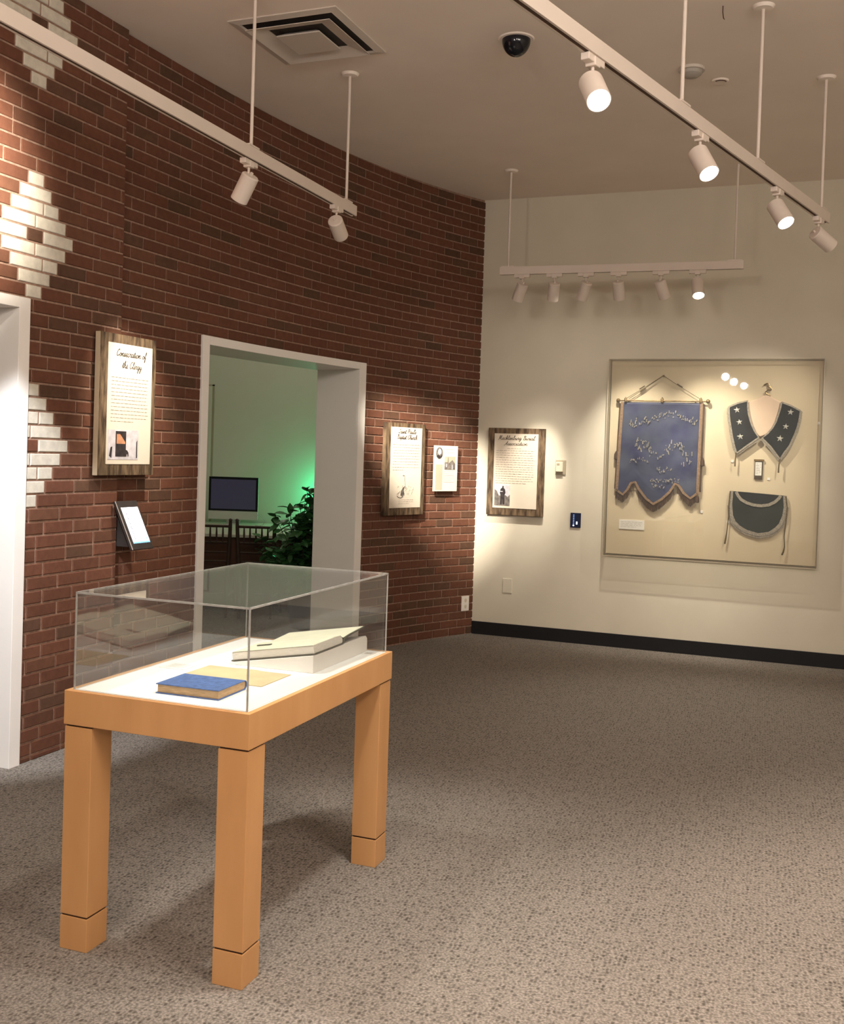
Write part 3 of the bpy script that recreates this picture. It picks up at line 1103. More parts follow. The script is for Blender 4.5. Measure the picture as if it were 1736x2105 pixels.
mb = MB()
ring(mb, 0.318, -0.006, 0.272, -0.012, 0.008)
mb.build('frame', M['vent'], vn)
mb = MB()
mb.box((-0.28, -0.28, -0.0035), (0.28, 0.28, -0.0015))  # flat plate below the ceiling; the duct's shade is put into its colour
mb.build('duct_shade_plate', M['void'], vn)
mb = MB()
ring(mb, 0.250, -0.034, 0.160, -0.008)
louvre = mb.build('louvre', M['vent'], vn)
mb = MB()
ring(mb, 0.276, -0.012, 0.268, -0.004, 0.003)
mb.build('louvre', M['vent'], vn)
mb = MB()
mb.box((-0.128, -0.128, -0.036), (0.128, 0.128, -0.032))
ring(mb, 0.128, -0.032, 0.09, -0.008, 0.003)
mb.build('centre_plate', M['vent'], vn)

dm = thing('dome_camera', 'dark smoked dome security camera on the ceiling', 'camera', (0.432, 5.66, CEIL))
mb = MB()
mb.lathe([(0.0, 0.0), (0.098, -0.001), (0.092, -0.007), (0.080, -0.008), (0.0, -0.008)], 32)
mb.build('mounting_ring', M['ceiling'], dm, smooth=True)
mb = MB()
mb.lathe([(0.077 * math.cos(a), -0.008 - 0.088 * math.sin(a)) for a in [PI / 2 * k / 10 for k in range(11)]], 32)
mb.build('dome', M['dome'], dm, smooth=True)
sd = thing('smoke_detector', 'pale round smoke detector on the ceiling behind the right track', 'smoke detector', (1.462, 6.0, CEIL))
mb = MB()
mb.lathe([(0.0, 0.0), (0.074, -0.001), (0.074, -0.018), (0.0, -0.018)], 28)
mb.build('base', M['vent'], sd, smooth=True)
mb = MB()
mb.lathe([(0.060, -0.018), (0.058, -0.036), (0.040, -0.050), (0.0, -0.052)], 28)
mb.build('sensor_cap', M['detector'], sd, smooth=True)
sp = thing('ceiling_sensor', 'small flush round sensor with a dark slot beside the smoke detector', 'sensor', (1.675, 6.175, CEIL))
mb = MB()
mb.lathe([(0.0, 0.0), (0.050, -0.001), (0.046, -0.010), (0.0, -0.012)], 24)
mb.build('plate', M['ceiling'], sp, smooth=True)
mb = MB()
mb.tube([(0.034 * math.cos(a), 0.034 * math.sin(a), -0.012) for a in [PI * (1.15 + 0.7 * k / 8) for k in range(9)]], 0.003, 6)
mb.build('slot', M['slot'], sp)
hk = thing('ceiling_hook', 'thin dark wire stub hanging from the ceiling at the top edge', 'hook', (1.404, 5.177, CEIL))
mb = MB()
mb.tube([(0, 0, 0), (0.0, 0.0, -0.03), (0.006, 0.006, -0.055), (0.012, 0.01, -0.062)], [0.0025, 0.0025, 0.003, 0.002], 6)
mb.build('wire', M['slot'], hk)


# ------------------------------------------------------------------ pen script for the panels
GL = {
 'a': [[(.55,.42),(.3,.5),(.08,.3),(.12,.05),(.32,.02),(.5,.25),(.56,.45),(.52,.12),(.62,.0),(.78,.12)]],
 'b': [[(.0,.12),(.3,.7),(.38,1.0),(.25,1.02),(.16,.6),(.14,.1),(.3,.0),(.48,.18),(.42,.42),(.55,.38),(.7,.4)]],
 'c': [[(.5,.42),(.32,.5),(.1,.28),(.15,.03),(.36,.0),(.62,.14)]],
 'e': [[(.05,.12),(.4,.26),(.42,.46),(.25,.5),(.1,.26),(.16,.03),(.36,.0),(.6,.14)]],
 'f': [[(.0,.12),(.36,.7),(.44,1.0),(.3,1.04),(.22,.6),(.18,-.35),(.26,-.5),(.34,-.2),(.2,.06),(.55,.14)]],
 'g': [[(.5,.42),(.28,.5),(.08,.28),(.14,.03),(.34,.04),(.52,.44),(.46,-.3),(.28,-.52),(.14,-.36),(.4,-.06),(.72,.14)]],
 'h': [[(.0,.12),(.3,.7),(.36,1.0),(.22,1.02),(.14,.5),(.1,.0),(.2,.34),(.42,.5),(.5,.36),(.46,.06),(.56,.0),(.72,.14)]],
 'i': [[(.0,.12),(.2,.48),(.16,.08),(.28,.0),(.42,.14)], [(.24,.66),(.27,.70)]],
 'k': [[(.0,.12),(.3,.7),(.36,1.0),(.22,1.02),(.14,.5),(.1,.0),(.2,.34),(.44,.46),(.4,.28),(.2,.24),(.46,.02),(.66,.14)]],
 'l': [[(.0,.12),(.3,.7),(.36,1.0),(.22,1.02),(.14,.5),(.16,.06),(.3,.0),(.46,.14)]],
 'm': [[(.0,.12),(.14,.46),(.1,.0),(.2,.36),(.36,.48),(.38,.02),(.48,.36),(.64,.48),(.66,.08),(.76,.0),(.9,.14)]],
 'n': [[(.0,.12),(.14,.46),(.1,.0),(.22,.36),(.4,.5),(.46,.34),(.42,.06),(.52,.0),(.68,.14)]],
 'o': [[(.36,.48),(.14,.4),(.1,.1),(.3,.0),(.5,.2),(.4,.46),(.5,.36),(.68,.4)]],
 'p': [[(.0,.12),(.16,.5),(.06,-.5),(.16,.3),(.36,.5),(.5,.3),(.36,.02),(.2,.08),(.5,.06),(.68,.14)]],
 'r': [[(.0,.12),(.16,.44),(.2,.56),(.26,.44),(.44,.44),(.38,.1),(.48,.0),(.6,.14)]],
 's': [[(.0,.12),(.26,.52),(.32,.3),(.36,.08),(.2,.0),(.08,.08),(.34,.06),(.54,.14)]],
 't': [[(.0,.12),(.24,.86),(.16,.08),(.28,.0),(.44,.14)], [(.06,.58),(.42,.62)]],
 'u': [[(.0,.12),(.14,.46),(.1,.12),(.22,.0),(.4,.2),(.48,.46),(.44,.08),(.54,.0),(.7,.14)]],
 'y': [[(.0,.12),(.14,.46),(.12,.14),(.26,.04),(.44,.22),(.5,.46),(.42,-.3),(.24,-.52),(.14,-.36),(.4,-.06),(.68,.14)]],
 "'": [[(.12,.95),(.08,.74)]],
 'A': [[(-.1,.1),(.1,.0),(.4,.5),(.64,1.0),(.62,.4),(.66,.02),(.84,.1)], [(.2,.36),(.72,.40)]],
 'B': [[(.1,.9),(.26,1.0),(.14,.0),(.24,.7),(.46,1.04),(.66,.86),(.44,.54),(.7,.4),(.62,.08),(.34,.0),(.1,.1)]],
 'C': [[(.72,.84),(.56,1.02),(.2,.74),(.1,.28),(.3,.0),(.6,.1),(.78,.24)]],
 'M': [[(-.05,.06),(.08,.0),(.26,.96),(.34,1.0),(.38,.1),(.66,.98),(.74,1.0),(.74,.1),(.86,.0),(1.0,.12)]],
 'P': [[(.1,.86),(.26,1.0),(.14,.0),(.24,.7),(.5,1.04),(.7,.8),(.5,.52),(.24,.5)]],
 'S': [[(.62,.86),(.46,1.02),(.28,.8),(.48,.5),(.5,.16),(.26,.0),(.06,.14),(.3,.12)]],
}


def smooth_path(p, n=4):
    if len(p) < 3:
        return p
    outp = []
    for i in range(len(p) - 1):
        p0, p1, p2, p3 = p[max(i - 1, 0)], p[i], p[i + 1], p[min(i + 2, len(p) - 1)]
        for k in range(n):
            t = k / n
            outp.append(tuple(0.5 * (2 * p1[c] + (p2[c] - p0[c]) * t + (2 * p0[c] - 5 * p1[c] + 4 * p2[c] - p3[c]) * t * t + (3 * p1[c] - p0[c] - 3 * p2[c] + p3[c]) * t ** 3) for c in (0, 1)))
    outp.append(p[-1])
    return outp


def script(mb_, text, x0, x1, z, h, pen, y):
    """joined slanted pen script between x0 and x1, baseline z, capital height h"""
    strokes, x = [], 0.0
    for ch in text:
        if ch == ' ':
            x += 0.55
            continue
        g = GL[ch]
        w = max(q[0] for st in g for q in st)
        for st in g:
            strokes.append([(x + qx + 0.32 * qz, qz) for qx, qz in smooth_path(st)])
        x += w - (0.0 if ch.isupper() else 0.04) + (0.06 if ch.isupper() else 0.0)
    k = (x1 - x0) / x
    for st in strokes:
        mb_.ribbon([(x0 + qx * k, z + qz * h) for qx, qz in st], pen, y)


def text_lines(mb_, x0, x1, z0, z1, n, y, thick=0.0022, seed=1, last=0.6):
    r_ = random.Random(seed)
    for i in range(n):
        z = z0 - (z0 - z1) * i / max(1, n - 1)
        x = x0
        end = x1 - r_.uniform(0, 0.06) * (x1 - x0)
        if i == n - 1:
            end = x0 + (x1 - x0) * last
        while x < end:
            w = r_.uniform(0.012, 0.034)
            w = min(w, end - x)
            pts = [(x + w * k / 4, z + (0.0014 if k % 2 else -0.0008)) for k in range(5)]
            mb_.ribbon(pts, thick, y)
            x += w + 0.007


def flat_thing(name, label, cat, s, d, on_curve=True):
    """frame hung on a wall: local x to the right, z up, y into the wall; front face at y=0"""
    if on_curve:
        q, t = wp(s, d), tang(s)
    else:
        q, t = CORNER + BW * s + BN * d, BW
    return thing(name, label, cat, (q.x, q.y, 0), math.atan2(t.y, t.x))


def panel(root, board, sheet, depth, edge_mat):
    (x0, z0, x1, z1) = board
    mb_ = MB()
    mb_.rect(x0, z0, x1, z1, 0.0, depth)
    b = mb_.build('board', [M['rustic'], edge_mat], root, bevel=0.0015)
    # plain sawn edges on the two sides, the figured face in front
    for p_ in b.data.polygons:
        if abs(p_.normal.x) > 0.9:
            p_.material_index = 1
    if sheet:
        (a0, b0, a1, b1) = sheet
        mb_ = MB()
        mb_.rect(a0, b0, a1, b1, -0.003, 0.0)
        mb_.build('printed_sheet', M['sheet'], root)
    zz = (z0 + z1) / 2
    for q in (x0 + 0.07, x1 - 0.09):
        mb_ = MB()
        mb_.rect(q, zz - 0.2, q + 0.03, zz + 0.2, depth, depth + 0.018)
        mb_.build('mounting_batten', M['rustic_edge'], root)


# large panel on the left of the doorway
p1 = flat_thing('text_panel', 'tall rustic text panel left of the doorway, glaring white sheet with doorway photo', 'wall panel', -4.15, 0.088)
panel(p1, (-0.262, 1.410, 0.212, 2.167), (-0.200, 1.470, 0.174, 2.118), 0.032, M['rustic_edge'])
mb = MB()
script(mb, 'Consecration of', -0.135, 0.115, 2.052, 0.036, 0.0040, -0.0042)
script(mb, 'the Clergy', -0.085, 0.078, 1.990, 0.036, 0.0036, -0.0042)
mb.build('title_lettering', M['ink'], p1)
mb = MB()
text_lines(mb, -0.17, 0.145, 1.935, 1.70, 13, -0.0042, 0.0022, 3)
mb.build('body_text', M['ink_grey'], p1)
mb = MB()
mb.rect(-0.185, 1.495, 0.068, 1.655, -0.0045, -0.003)
ph = mb.build('photo_print', M['photo_pale'], p1)
mb = MB()
mb.rect(-0.125, 1.512, -0.040, 1.648, -0.0062, -0.0045, 0)
mb.build('pictured_doorway', M['photo_dark'], ph)
mb = MB()
mb.poly_slab([(-0.118, 1.580), (-0.047, 1.580), (-0.047, 1.590), (-0.090, 1.632), (-0.118, 1.632)], -0.0066, -0.0062)
mb.build('pictured_window', M['photo_orange'], ph)
for nm_, pts_ in (('pictured_chair', [(-0.040, 1.513), (-0.032, 1.513), (-0.031, 1.525), (-0.024, 1.525), (-0.023, 1.513), (-0.016, 1.513), (-0.017, 1.532), (-0.028, 1.545), (-0.040, 1.548)]),
                  ('pictured_post', [(-0.175, 1.515), (-0.158, 1.505), (-0.152, 1.565), (-0.165, 1.560)]),
                  ('pictured_post', [(0.050, 1.505), (0.057, 1.505), (0.057, 1.600), (0.050, 1.590)])):
    mb = MB()
    mb.poly_slab(pts_, -0.0062, -0.0045)
    mb.build(nm_, M['photo_dark'], ph)

# panel right of the doorway
p2 = flat_thing('text_panel', 'tall rustic text panel right of the doorway with an engraving at its foot', 'wall panel', -0.95, 0.052)
panel(p2, (-0.272, 1.074, 0.232, 1.820), (-0.210, 1.134, 0.184, 1.787), 0.032, M['rustic'])
mb = MB()
script(mb, "Saint Paul's", -0.125, 0.10, 1.738, 0.034, 0.0042, -0.0042)
script(mb, 'Baptist Church', -0.14, 0.115, 1.692, 0.034, 0.0042, -0.0042)
mb.build('title_lettering', M['ink'], p2)
mb = MB()
text_lines(mb, -0.185, 0.16, 1.645, 1.44, 10, -0.0042, 0.0026, 5, 0.4)
mb.build('body_text', M['ink_grey'], p2)
mb = MB()
text_lines(mb, -0.10, 0.10, 1.198, 1.168, 3, -0.0042, 0.002, 6, 0.7)
mb.build('caption_text', M['ink_grey'], p2)
mb = MB()
rr = random.Random(11)
mb.poly_slab([(-0.075, 1.235), (-0.05, 1.222), (-0.025, 1.245), (-0.035, 1.275), (-0.02, 1.31), (-0.045, 1.30), (-0.07, 1.27)], -0.0045, -0.003, 0)
mb.ribbon([(-0.052, 1.395), (-0.030, 1.395)], 0.006, -0.0044)
mb.ribbon([(-0.032, 1.395), (-0.022, 1.34), (-0.012, 1.29)], 0.005, -0.0044)
mb.ribbon([(-0.12, 1.232), (-0.10, 1.218), (-0.07, 1.214), (-0.04, 1.225)], 0.008, -0.0044)
for k in range(46):
    x, z = rr.uniform(-0.12, 0.10), rr.uniform(1.225, 1.30)
    mb.ribbon([(x, z), (x + rr.uniform(-0.008, 0.012), z + rr.uniform(0.004, 0.018))], rr.uniform(0.001, 0.0035), -0.0043)
mb.build('engraving', M['photo_mid'], p2)

# small cream panel
p3 = flat_thing('portrait_panel', 'small cream panel with oval portrait and chapel picture on brick', 'wall panel', -0.36, 0.052)
mb = MB()
mb.rect(-0.230, 1.265, 0.060, 1.652, 0.0, 0.012)
mb.build('board', M['sheet_cream'], p3, bevel=0.001)
mb = MB()
mb.rect(-0.214, 1.277, -0.128, 1.492, -0.0015, 0.0)
mb.build('tan_column', M['sheet_tan'], p3)
mb = MB()
mb.disc(-0.172, 1.588, 0.043, 0.050, -0.002)
op = mb.build('oval_portrait', M['photo_mid'], p3)
mb = MB()
mb.disc(-0.170, 1.600, 0.020, 0.026, -0.0028, 1)
mb.poly_slab([(-0.206, 1.565), (-0.185, 1.575), (-0.165, 1.560), (-0.138, 1.575), (-0.145, 1.555), (-0.172, 1.540), (-0.198, 1.553)], -0.0030, -0.0022, 0)
mb.build('portrait_figure', [M['photo_dark'], M['photo_pale']], op)
mb = MB()
mb.rect(-0.105, 1.450, 0.030, 1.560, -0.0015, 0.0)
cp = mb.build('chapel_picture', M['sheet_tan'], p3)
mb = MB()
mb.poly_slab([(-0.104, 1.450), (-0.104, 1.512), (-0.068, 1.512), (-0.064, 1.556), (-0.060, 1.556), (-0.056, 1.512), (-0.05, 1.505), (-0.008, 1.532), (0.029, 1.497), (0.029, 1.450)], -0.0024, -0.0015, 0)
mb.rect(-0.012, 1.452, -0.004, 1.492, -0.0028, -0.0024, 1)
mb.rect(-0.085, 1.470, -0.075, 1.50, -0.0028, -0.0024, 1)
mb.build('chapel', [M['photo_mid'], M['photo_pale']], cp)
mb = MB()
text_lines(mb, -0.09, 0.03, 1.620, 1.620, 1, -0.0012, 0.002, 8, 0.8)
mb.build('heading_lines', M['ink_grey'], p3)
mb = MB()
text_lines(mb, -0.09, 0.02, 1.592, 1.592, 1, -0.0012, 0.002, 18, 0.8)
mb.build('heading_lines', M['ink_grey'], p3)
mb = MB()
text_lines(mb, -0.108, 0.03, 1.432, 1.414, 2, -0.0012, 0.002, 9, 0.8)
mb.build('caption_lines', M['ink_grey'], p3)
mb = MB()
for a, b in (((-0.108, 1.40), (0.018, 1.40)), ((0.018, 1.40), (0.018, 1.342)), ((0.018, 1.342), (-0.108, 1.342)), ((-0.108, 1.342), (-0.108, 1.40))):
    mb.ribbon([a, b], 0.0018, -0.0012)
text_lines(mb, -0.098, 0.01, 1.386, 1.356, 3, -0.0012, 0.0015, 10, 0.8)
mb.build('boxed_note', M['ink_grey'], p3)
mb = MB()
mb.rect(-0.14, 1.36, -0.05, 1.56, 0.012, 0.035)
mb.build('mounting_batten', M['rustic_edge'], p3)

# panel on the beige wall
p4 = flat_thing('text_panel', 'rustic framed text panel with standing man photo on beige wall', 'wall panel', 0.362, 0.034, False)
panel(p4, (-0.253, 1.066, 0.258, 1.825), (-0.196, 1.128, 0.198, 1.777), 0.022, M['rustic'])
mb = MB()
script(mb, 'Mecklenburg Burial', -0.160, 0.165, 1.724, 0.034, 0.0034, -0.0042)
script(mb, 'Association', -0.105, 0.10, 1.676, 0.034, 0.0034, -0.0042)
mb.build('title_lettering', M['ink'], p4)
mb = MB()
text_lines(mb, -0.08, 0.07, 1.648, 1.648, 1, -0.0042, 0.0022, 12, 0.9)
text_lines(mb, -0.178, 0.172, 1.628, 1.345, 15, -0.0042, 0.0024, 13, 0.8)
mb.build('body_text', M['ink_grey'], p4)
mb = MB()
mb.rect(-0.180, 1.148, -0.040, 1.335, -0.0045, -0.003)
ph = mb.build('photo_print', M['photo_pale'], p4)
mb = MB()
mb.poly_slab([(-0.180, 1.148), (-0.040, 1.148), (-0.040, 1.245), (-0.06, 1.225), (-0.08, 1.24), (-0.14, 1.235), (-0.16, 1.275), (-0.180, 1.29)], -0.0050, -0.0045, 1)
mb.poly_slab([(-0.128, 1.158), (-0.112, 1.158), (-0.108, 1.21), (-0.102, 1.158), (-0.086, 1.158), (-0.088, 1.24), (-0.080, 1.262), (-0.085, 1.29), (-0.098, 1.303), (-0.098, 1.318),
              (-0.108, 1.322), (-0.112, 1.303), (-0.126, 1.292), (-0.132, 1.265), (-0.124, 1.235)], -0.0058, -0.0050, 0)
mb.rect(-0.131, 1.268, -0.105, 1.275, -0.0062, -0.0058, 2)
mb.build('standing_person', [M['photo_dark'], M['photo_mid'], M['photo_pale']], ph)

# tablet in a sloping wall bracket
tq = wp(-4.05, 0.004)
tt = tang(-4.05)
tbk = thing('tablet_kiosk', 'dark wall tablet on a sloping bracket with a glowing white screen', 'tablet', (tq.x, tq.y, 0), math.atan2(tt.y, tt.x))
TX0, TX1 = -0.185, -0.002
zt, zb, yt, yb_ = 1.268, 1.008, -0.062, -0.165
mb = MB()
th_ = 0.016
sx = 0.030
mb.add([(TX0, yt, zt), (TX1, yt, zt), (TX1 + sx, yb_, zb), (TX0 + sx, yb_, zb), (TX0, yt + th_, zt - 0.004), (TX1, yt + th_, zt - 0.004), (TX1 + sx, yb_ + th_, zb - 0.006), (TX0 + sx, yb_ + th_, zb - 0.006)],
       [(3, 2, 1, 0), (4, 5, 6, 7), (0, 1, 5, 4), (1, 2, 6, 5), (2, 3, 7, 6), (3, 0, 4, 7)])
tcase = mb.build('tablet_body', M['tablet'], tbk, bevel=0.003)


def onslope(u, v, lift=0.0):
    """u across, v down the slope, 0..1"""
    x = TX0 + (TX1 - TX0) * u + sx * v
    n_ = Vector((0, -(zt - zb), -(yt - yb_) * -1)).normalized()
    return (x, yt + (yb_ - yt) * v + n_.y * lift, zt + (zb - zt) * v + abs(n_.z) * lift)


def slope_quad(mb_, u0, v0, u1, v1, lift, mi=0):
    mb_.add([onslope(u0, v1, lift), onslope(u1, v1, lift), onslope(u1, v0, lift), onslope(u0, v0, lift)], [(0, 1, 2, 3)], mi)


mb = MB()
slope_quad(mb, 0.15, 0.135, 0.93, 0.875, 0.0012, 0)
slope_quad(mb, 0.15, 0.845, 0.93, 0.875, 0.0016, 1)
for k in range(18):
    v = 0.19 + 0.034 * k
    slope_quad(mb, 0.27, v, 0.31 + 0.02 * (k % 3), v + 0.02, 0.0016, 2)
slope_quad(mb, 0.55, 0.745, 0.60, 0.757, 0.0016, 2)
slope_quad(mb, 0.80, 0.77, 0.86, 0.81, 0.0016, 1)
mb.build('screen', [M['screen'], M['screen_blue'], M['screen_mark']], tbk)
mb = MB()
mb.tube([onslope(0.0, 0.0, 0.001), onslope(0.0, 1.0, 0.001)], 0.0028, 6)
mb.build('bright_edge', M['tablet_edge'], tbk)
mb = MB()
mb.add([(TX0 + 0.064, 0.0, zt - 0.03), (TX0 + 0.064, yt + 0.012, zt - 0.02), (TX0 + 0.075, yb_ + 0.02, zb + 0.01), (TX0 + 0.064, 0.0, zb + 0.01),
        (TX1 - 0.02, 0.0, zt - 0.03), (TX1 - 0.02, yt + 0.012, zt - 0.02), (TX1 + 0.005, yb_ + 0.02, zb + 0.01), (TX1 - 0.01, 0.0, zb + 0.01)],
       [(0, 1, 2, 3), (4, 7, 6, 5), (0, 4, 5, 1), (1, 5, 6, 2), (2, 6, 7, 3), (3, 7, 4, 0)])
mb.build('wall_bracket', M['tablet'], tbk)

# outlet on the brick
ot = flat_thing('power_outlet', 'white power outlet plate low on the brick near the corner', 'outlet', -0.095, 0.007)
mb = MB()
mb.rect(-0.046, 0.206, 0.046, 0.338, 0.0, 0.012)
mb.build('cover_plate', M['plastic_white'], ot, bevel=0.003)
for zc in (0.246, 0.300):
    mb = MB()
    mb.disc(0, zc, 0.017, 0.019, -0.0012)
    sk = mb.build('socket', M['plastic_ivory'], ot)
    mb = MB()
    mb.rect(-0.008, zc - 0.002, -0.006, zc + 0.008, -0.002, -0.0012)
    mb.rect(0.006, zc - 0.002, 0.008, zc + 0.007, -0.002, -0.0012)
    mb.disc(0, zc - 0.010, 0.003, 0.003, -0.0018)
    mb.build('slots', M['slot'], sk)

# thermostat, keypad, blank plate on the beige wall
ts = flat_thing('thermostat', 'small ivory thermostat box on the beige wall beside the text panel', 'thermostat', 0.757, 0.0, False)
mb = MB()
mb.rect(-0.044, 1.437, 0.046, 1.561, -0.010, 0.0)
mb.build('back_plate', M['plastic_taupe'], ts, bevel=0.002)
mb = MB()
mb.rect(-0.036, 1.461, 0.024, 1.545, -0.036, -0.010)
mb.build('housing', M['plastic_ivory'], ts, bevel=0.003)
mb = MB()
mb.rect(-0.028, 1.517, -0.004, 1.533, -0.0375, -0.036)
mb.build('display', M['plastic_taupe'], ts)
kp = flat_thing('lighting_keypad', 'dark navy wall keypad with small white indicator dots', 'keypad', 0.903, 0.0, False)
mb = MB()
mb.rect(-0.045, 0.989, 0.045, 1.115, -0.012, 0.0)
mb.build('face_plate', M['keypad'], kp, bevel=0.003)
for k in range(6):
    mb = MB()
    mb.rect(-0.021, 1.020 + 0.0145 * k, -0.011, 1.027 + 0.0145 * k, -0.0135, -0.012)
    mb.build('button', M['led_blue'], kp)
mb = MB()
mb.disc(-0.016, 1.008, 0.007, 0.006, -0.0135)
mb.disc(0.012, 1.036, 0.007, 0.006, -0.0135)
mb.disc(0.012, 1.023, 0.007, 0.006, -0.0135)
mb.build('indicator_lights', M['led'], kp)
cv = flat_thing('blank_cover_plate', 'wall-coloured blank cover plate low on the beige wall', 'cover plate', 0.316, 0.0, False)
mb = MB()
mb.rect(-0.042, 0.384, 0.042, 0.510, -0.006, 0.0)
mb.build('plate', M['beige'], cv, bevel=0.002)


# ------------------------------------------------------------------ wall display case and regalia
S0 = 2.0      # local x = s - S0
CD = 0.105    # depth of the case
wc = flat_thing('wall_display_case', 'large clear wall display case on the beige wall with linen back', 'display case', S0, 0.0, False)
X0, X1, Z0, Z1 = 1.160 - S0, 2.842 - S0, 0.779, 2.418
mb = MB()
mb.rect(X0 + 0.012, Z0 + 0.012, X1 - 0.012, Z1 - 0.012, -0.014, 0.0)
mb.build('back_panel', M['case_back'], wc)
mb = MB()
t = 0.006
mb.rect(X0, Z0, X1, Z1, -CD, -CD + t)
mb.build('front_sheet', M['case_acrylic'], wc)
mb = MB()
mb.rect(X0, Z0, X0 + t, Z1, -CD + t, 0.0)
mb.rect(X1 - t, Z0, X1, Z1, -CD + t, 0.0)
mb.rect(X0 + t, Z0, X1 - t, Z0 + t, -CD + t, 0.0)
mb.rect(X0 + t, Z1 - t, X1 - t, Z1, -CD + t, 0.0)
mb.build('side_sheets', M['case_acrylic'], wc)
mb = MB()
e = 0.0018
for xx in (X0, X1):
    mb.rect(xx - e, Z0, xx + e, Z1, -CD - e, -CD + e)
for zz in (Z0, Z1):
    mb.rect(X0, zz - e, X1, zz + e, -CD - e, -CD + e)
mb.build('edges', M['edge_pale'], wc)


def cloth_slab(mb_, pts, y, th=0.004, mi=0):
    mb_.poly_slab(pts, y, y + th, mi)


# --- banner: crop units -> local metres
def bp_(X, Y):
    return (1.238 + (X - 177) * 0.000714 - S0, 2.077 - (Y - 460) * 0.000722)


bn = flat_thing('silk_banner', 'blue silk lodge banner with brown fringe inside the wall case', 'banner', S0, 0.0, False)
YB_ = -0.040
edge = [(205, 1500), (290, 1555), (345, 1490), (380, 1420), (430, 1405), (470, 1480), (560, 1590), (645, 1650), (740, 1590), (830, 1500), (885, 1405), (930, 1430), (985, 1510), (1060, 1565), (1140, 1505)]


def edge_z(X):
    for (a, za), (b, zb2) in zip(edge, edge[1:]):
        if a <= X <= b:
            return za + (zb2 - za) * (X - a) / (b - a)
    return edge[0][1] if X < edge[0][0] else edge[-1][1]


mb = MB()
NX, NZ = 44, 40
vs, fs = [], []
for j in range(NZ + 1):
    v = j / NZ
    for i in range(NX + 1):
        u = i / NX
        Xc = 210 + (1145 - 210) * u
        Y = 478 + (edge_z(Xc) - 478) * v
        Xs = Xc - 22 * v * (1 - 0.4 * u)
        x, z = bp_(Xs, Y)
        y = YB_ + 0.004 * math.sin(u * 17 + 2.2 * math.sin(v * 5)) * (0.3 + 0.7 * v) + 0.0025 * math.sin(v * 23 + u * 9) - 0.004 * math.exp(-((v - 0.86) / 0.01) ** 2)
        vs.append((x, y, z))
for j in range(NZ):
    for i in range(NX):
        a = j * (NX + 1) + i
        fs.append((a, a + NX + 1, a + NX + 2, a + 1))
mb.add(vs, fs)
cloth = mb.build('cloth', M['silk'], bn, smooth=True)
sm = cloth.modifiers.new('thick', 'SOLIDIFY')
sm.thickness = 0.003
mb = MB()
for pts in ([(228, 480), (210, 1000), (196, 1515)], [(1130, 480), (1124, 1000), (1120, 1515)]):
    mb.ribbon([bp_(*q) for q in pts], 0.024, YB_ - 0.010)
mb.ribbon([bp_(X - 20, Y - 8) for X, Y in edge], 0.020, YB_ - 0.010)
mb.build('gold_border', M['gold_trim'], bn)
mb = MB()
fr_r = random.Random(5)
X = 182.0
while X < 1118:
    if not (392 < X < 440 or 850 < X < 898):
        x, z = bp_(X, edge_z(X + 20) - 4)
        l_ = 0.066 + fr_r.uniform(-0.006, 0.006)
        dx = fr_r.uniform(-0.003, 0.003)
        mb.add([(x - 0.0022, YB_ - 0.006, z), (x + 0.0022, YB_ - 0.006, z), (x + 0.0016 + dx, YB_ - 0.001, z - l_), (x - 0.0016 + dx, YB_ - 0.001, z - l_)], [(0, 1, 2, 3)])
    X += 3.6
for side in (0, 1):
    for k in range(90):
        Y = 490 + k * 11
        x, z = bp_((212 - 26 * (Y - 480) / 1000) if side == 0 else (1146 - 10 * (Y - 480) / 1000), Y)
        sg = -1 if side == 0 else 1
        mb.add([(x, YB_ - 0.004, z), (x, YB_ - 0.004, z - 0.007), (x + sg * 0.016, YB_ - 0.001, z - 0.012), (x + sg * 0.016, YB_ - 0.001, z - 0.005)], [(0, 1, 2, 3)])
mb.build('fringe', M['fringe'], bn)
# worn gilt marks, illegible in the photograph
mb = MB()
gr = random.Random(21)


def gilt_row(X0_, X1_, Y, hgt, bow=0.0, step=34):
    X_ = X0_
    while X_ < X1_:
        u_ = (X_ - X0_) / (X1_ - X0_)
        yy = Y - bow * (1 - (2 * u_ - 1) ** 2)
        for q in range(gr.choice((1, 2, 2))):
            xa, ya = X_ + gr.uniform(0, 14), yy + gr.uniform(-hgt / 2, hgt / 2)
            mb.ribbon([bp_(xa, ya), bp_(xa + gr.uniform(-6, 16), ya + gr.uniform(-hgt / 2, hgt / 2))], gr.uniform(0.004, 0.009), YB_ - 0.0105)
        X_ += step


gilt_row(430, 1090, 720, 70, 90, 20)
gilt_row(390, 570, 970, 110, 0, 16)
gilt_row(730, 940, 975, 100, 0, 16)
gilt_row(560, 720, 1085, 60, 0, 22)
gilt_row(330, 560, 1160, 44, 20, 22)
gilt_row(650, 810, 1245, 50, 0, 16)
gilt_row(580, 910, 1365, 40, 0, 16)
gilt_row(600, 740, 1440, 50, 0, 20)
gilt_row(310, 400, 720, 100, 0, 14)
gilt_row(930, 1040, 1130, 110, 0, 20)
mb.build('gilt_marks', M['gold_letter'], bn)
mb = MB()
xl, zl = bp_(178, 462)
xr, zr = bp_(1200, 462)
mb.tube([(xl, YB_ - 0.008, zl), (xr, YB_ - 0.008, zr)], 0.006, 10)
for xx, zz in ((xl, zl), (xr, zr)):
    mb.lathe([(0.018 * math.sin(PI * k / 8), -0.018 * math.cos(PI * k / 8)) for k in range(9)], 14, 'z', 0, (xx, YB_ - 0.008, zz))
for X in (265, 685, 1120):
    x, z = bp_(X, 455)
    mb.lathe([(0.0, -0.02), (0.012, -0.016), (0.012, 0.012), (0.004, 0.022), (0.0, 0.03)], 10, 'z', 0, (x, YB_ - 0.008, z))
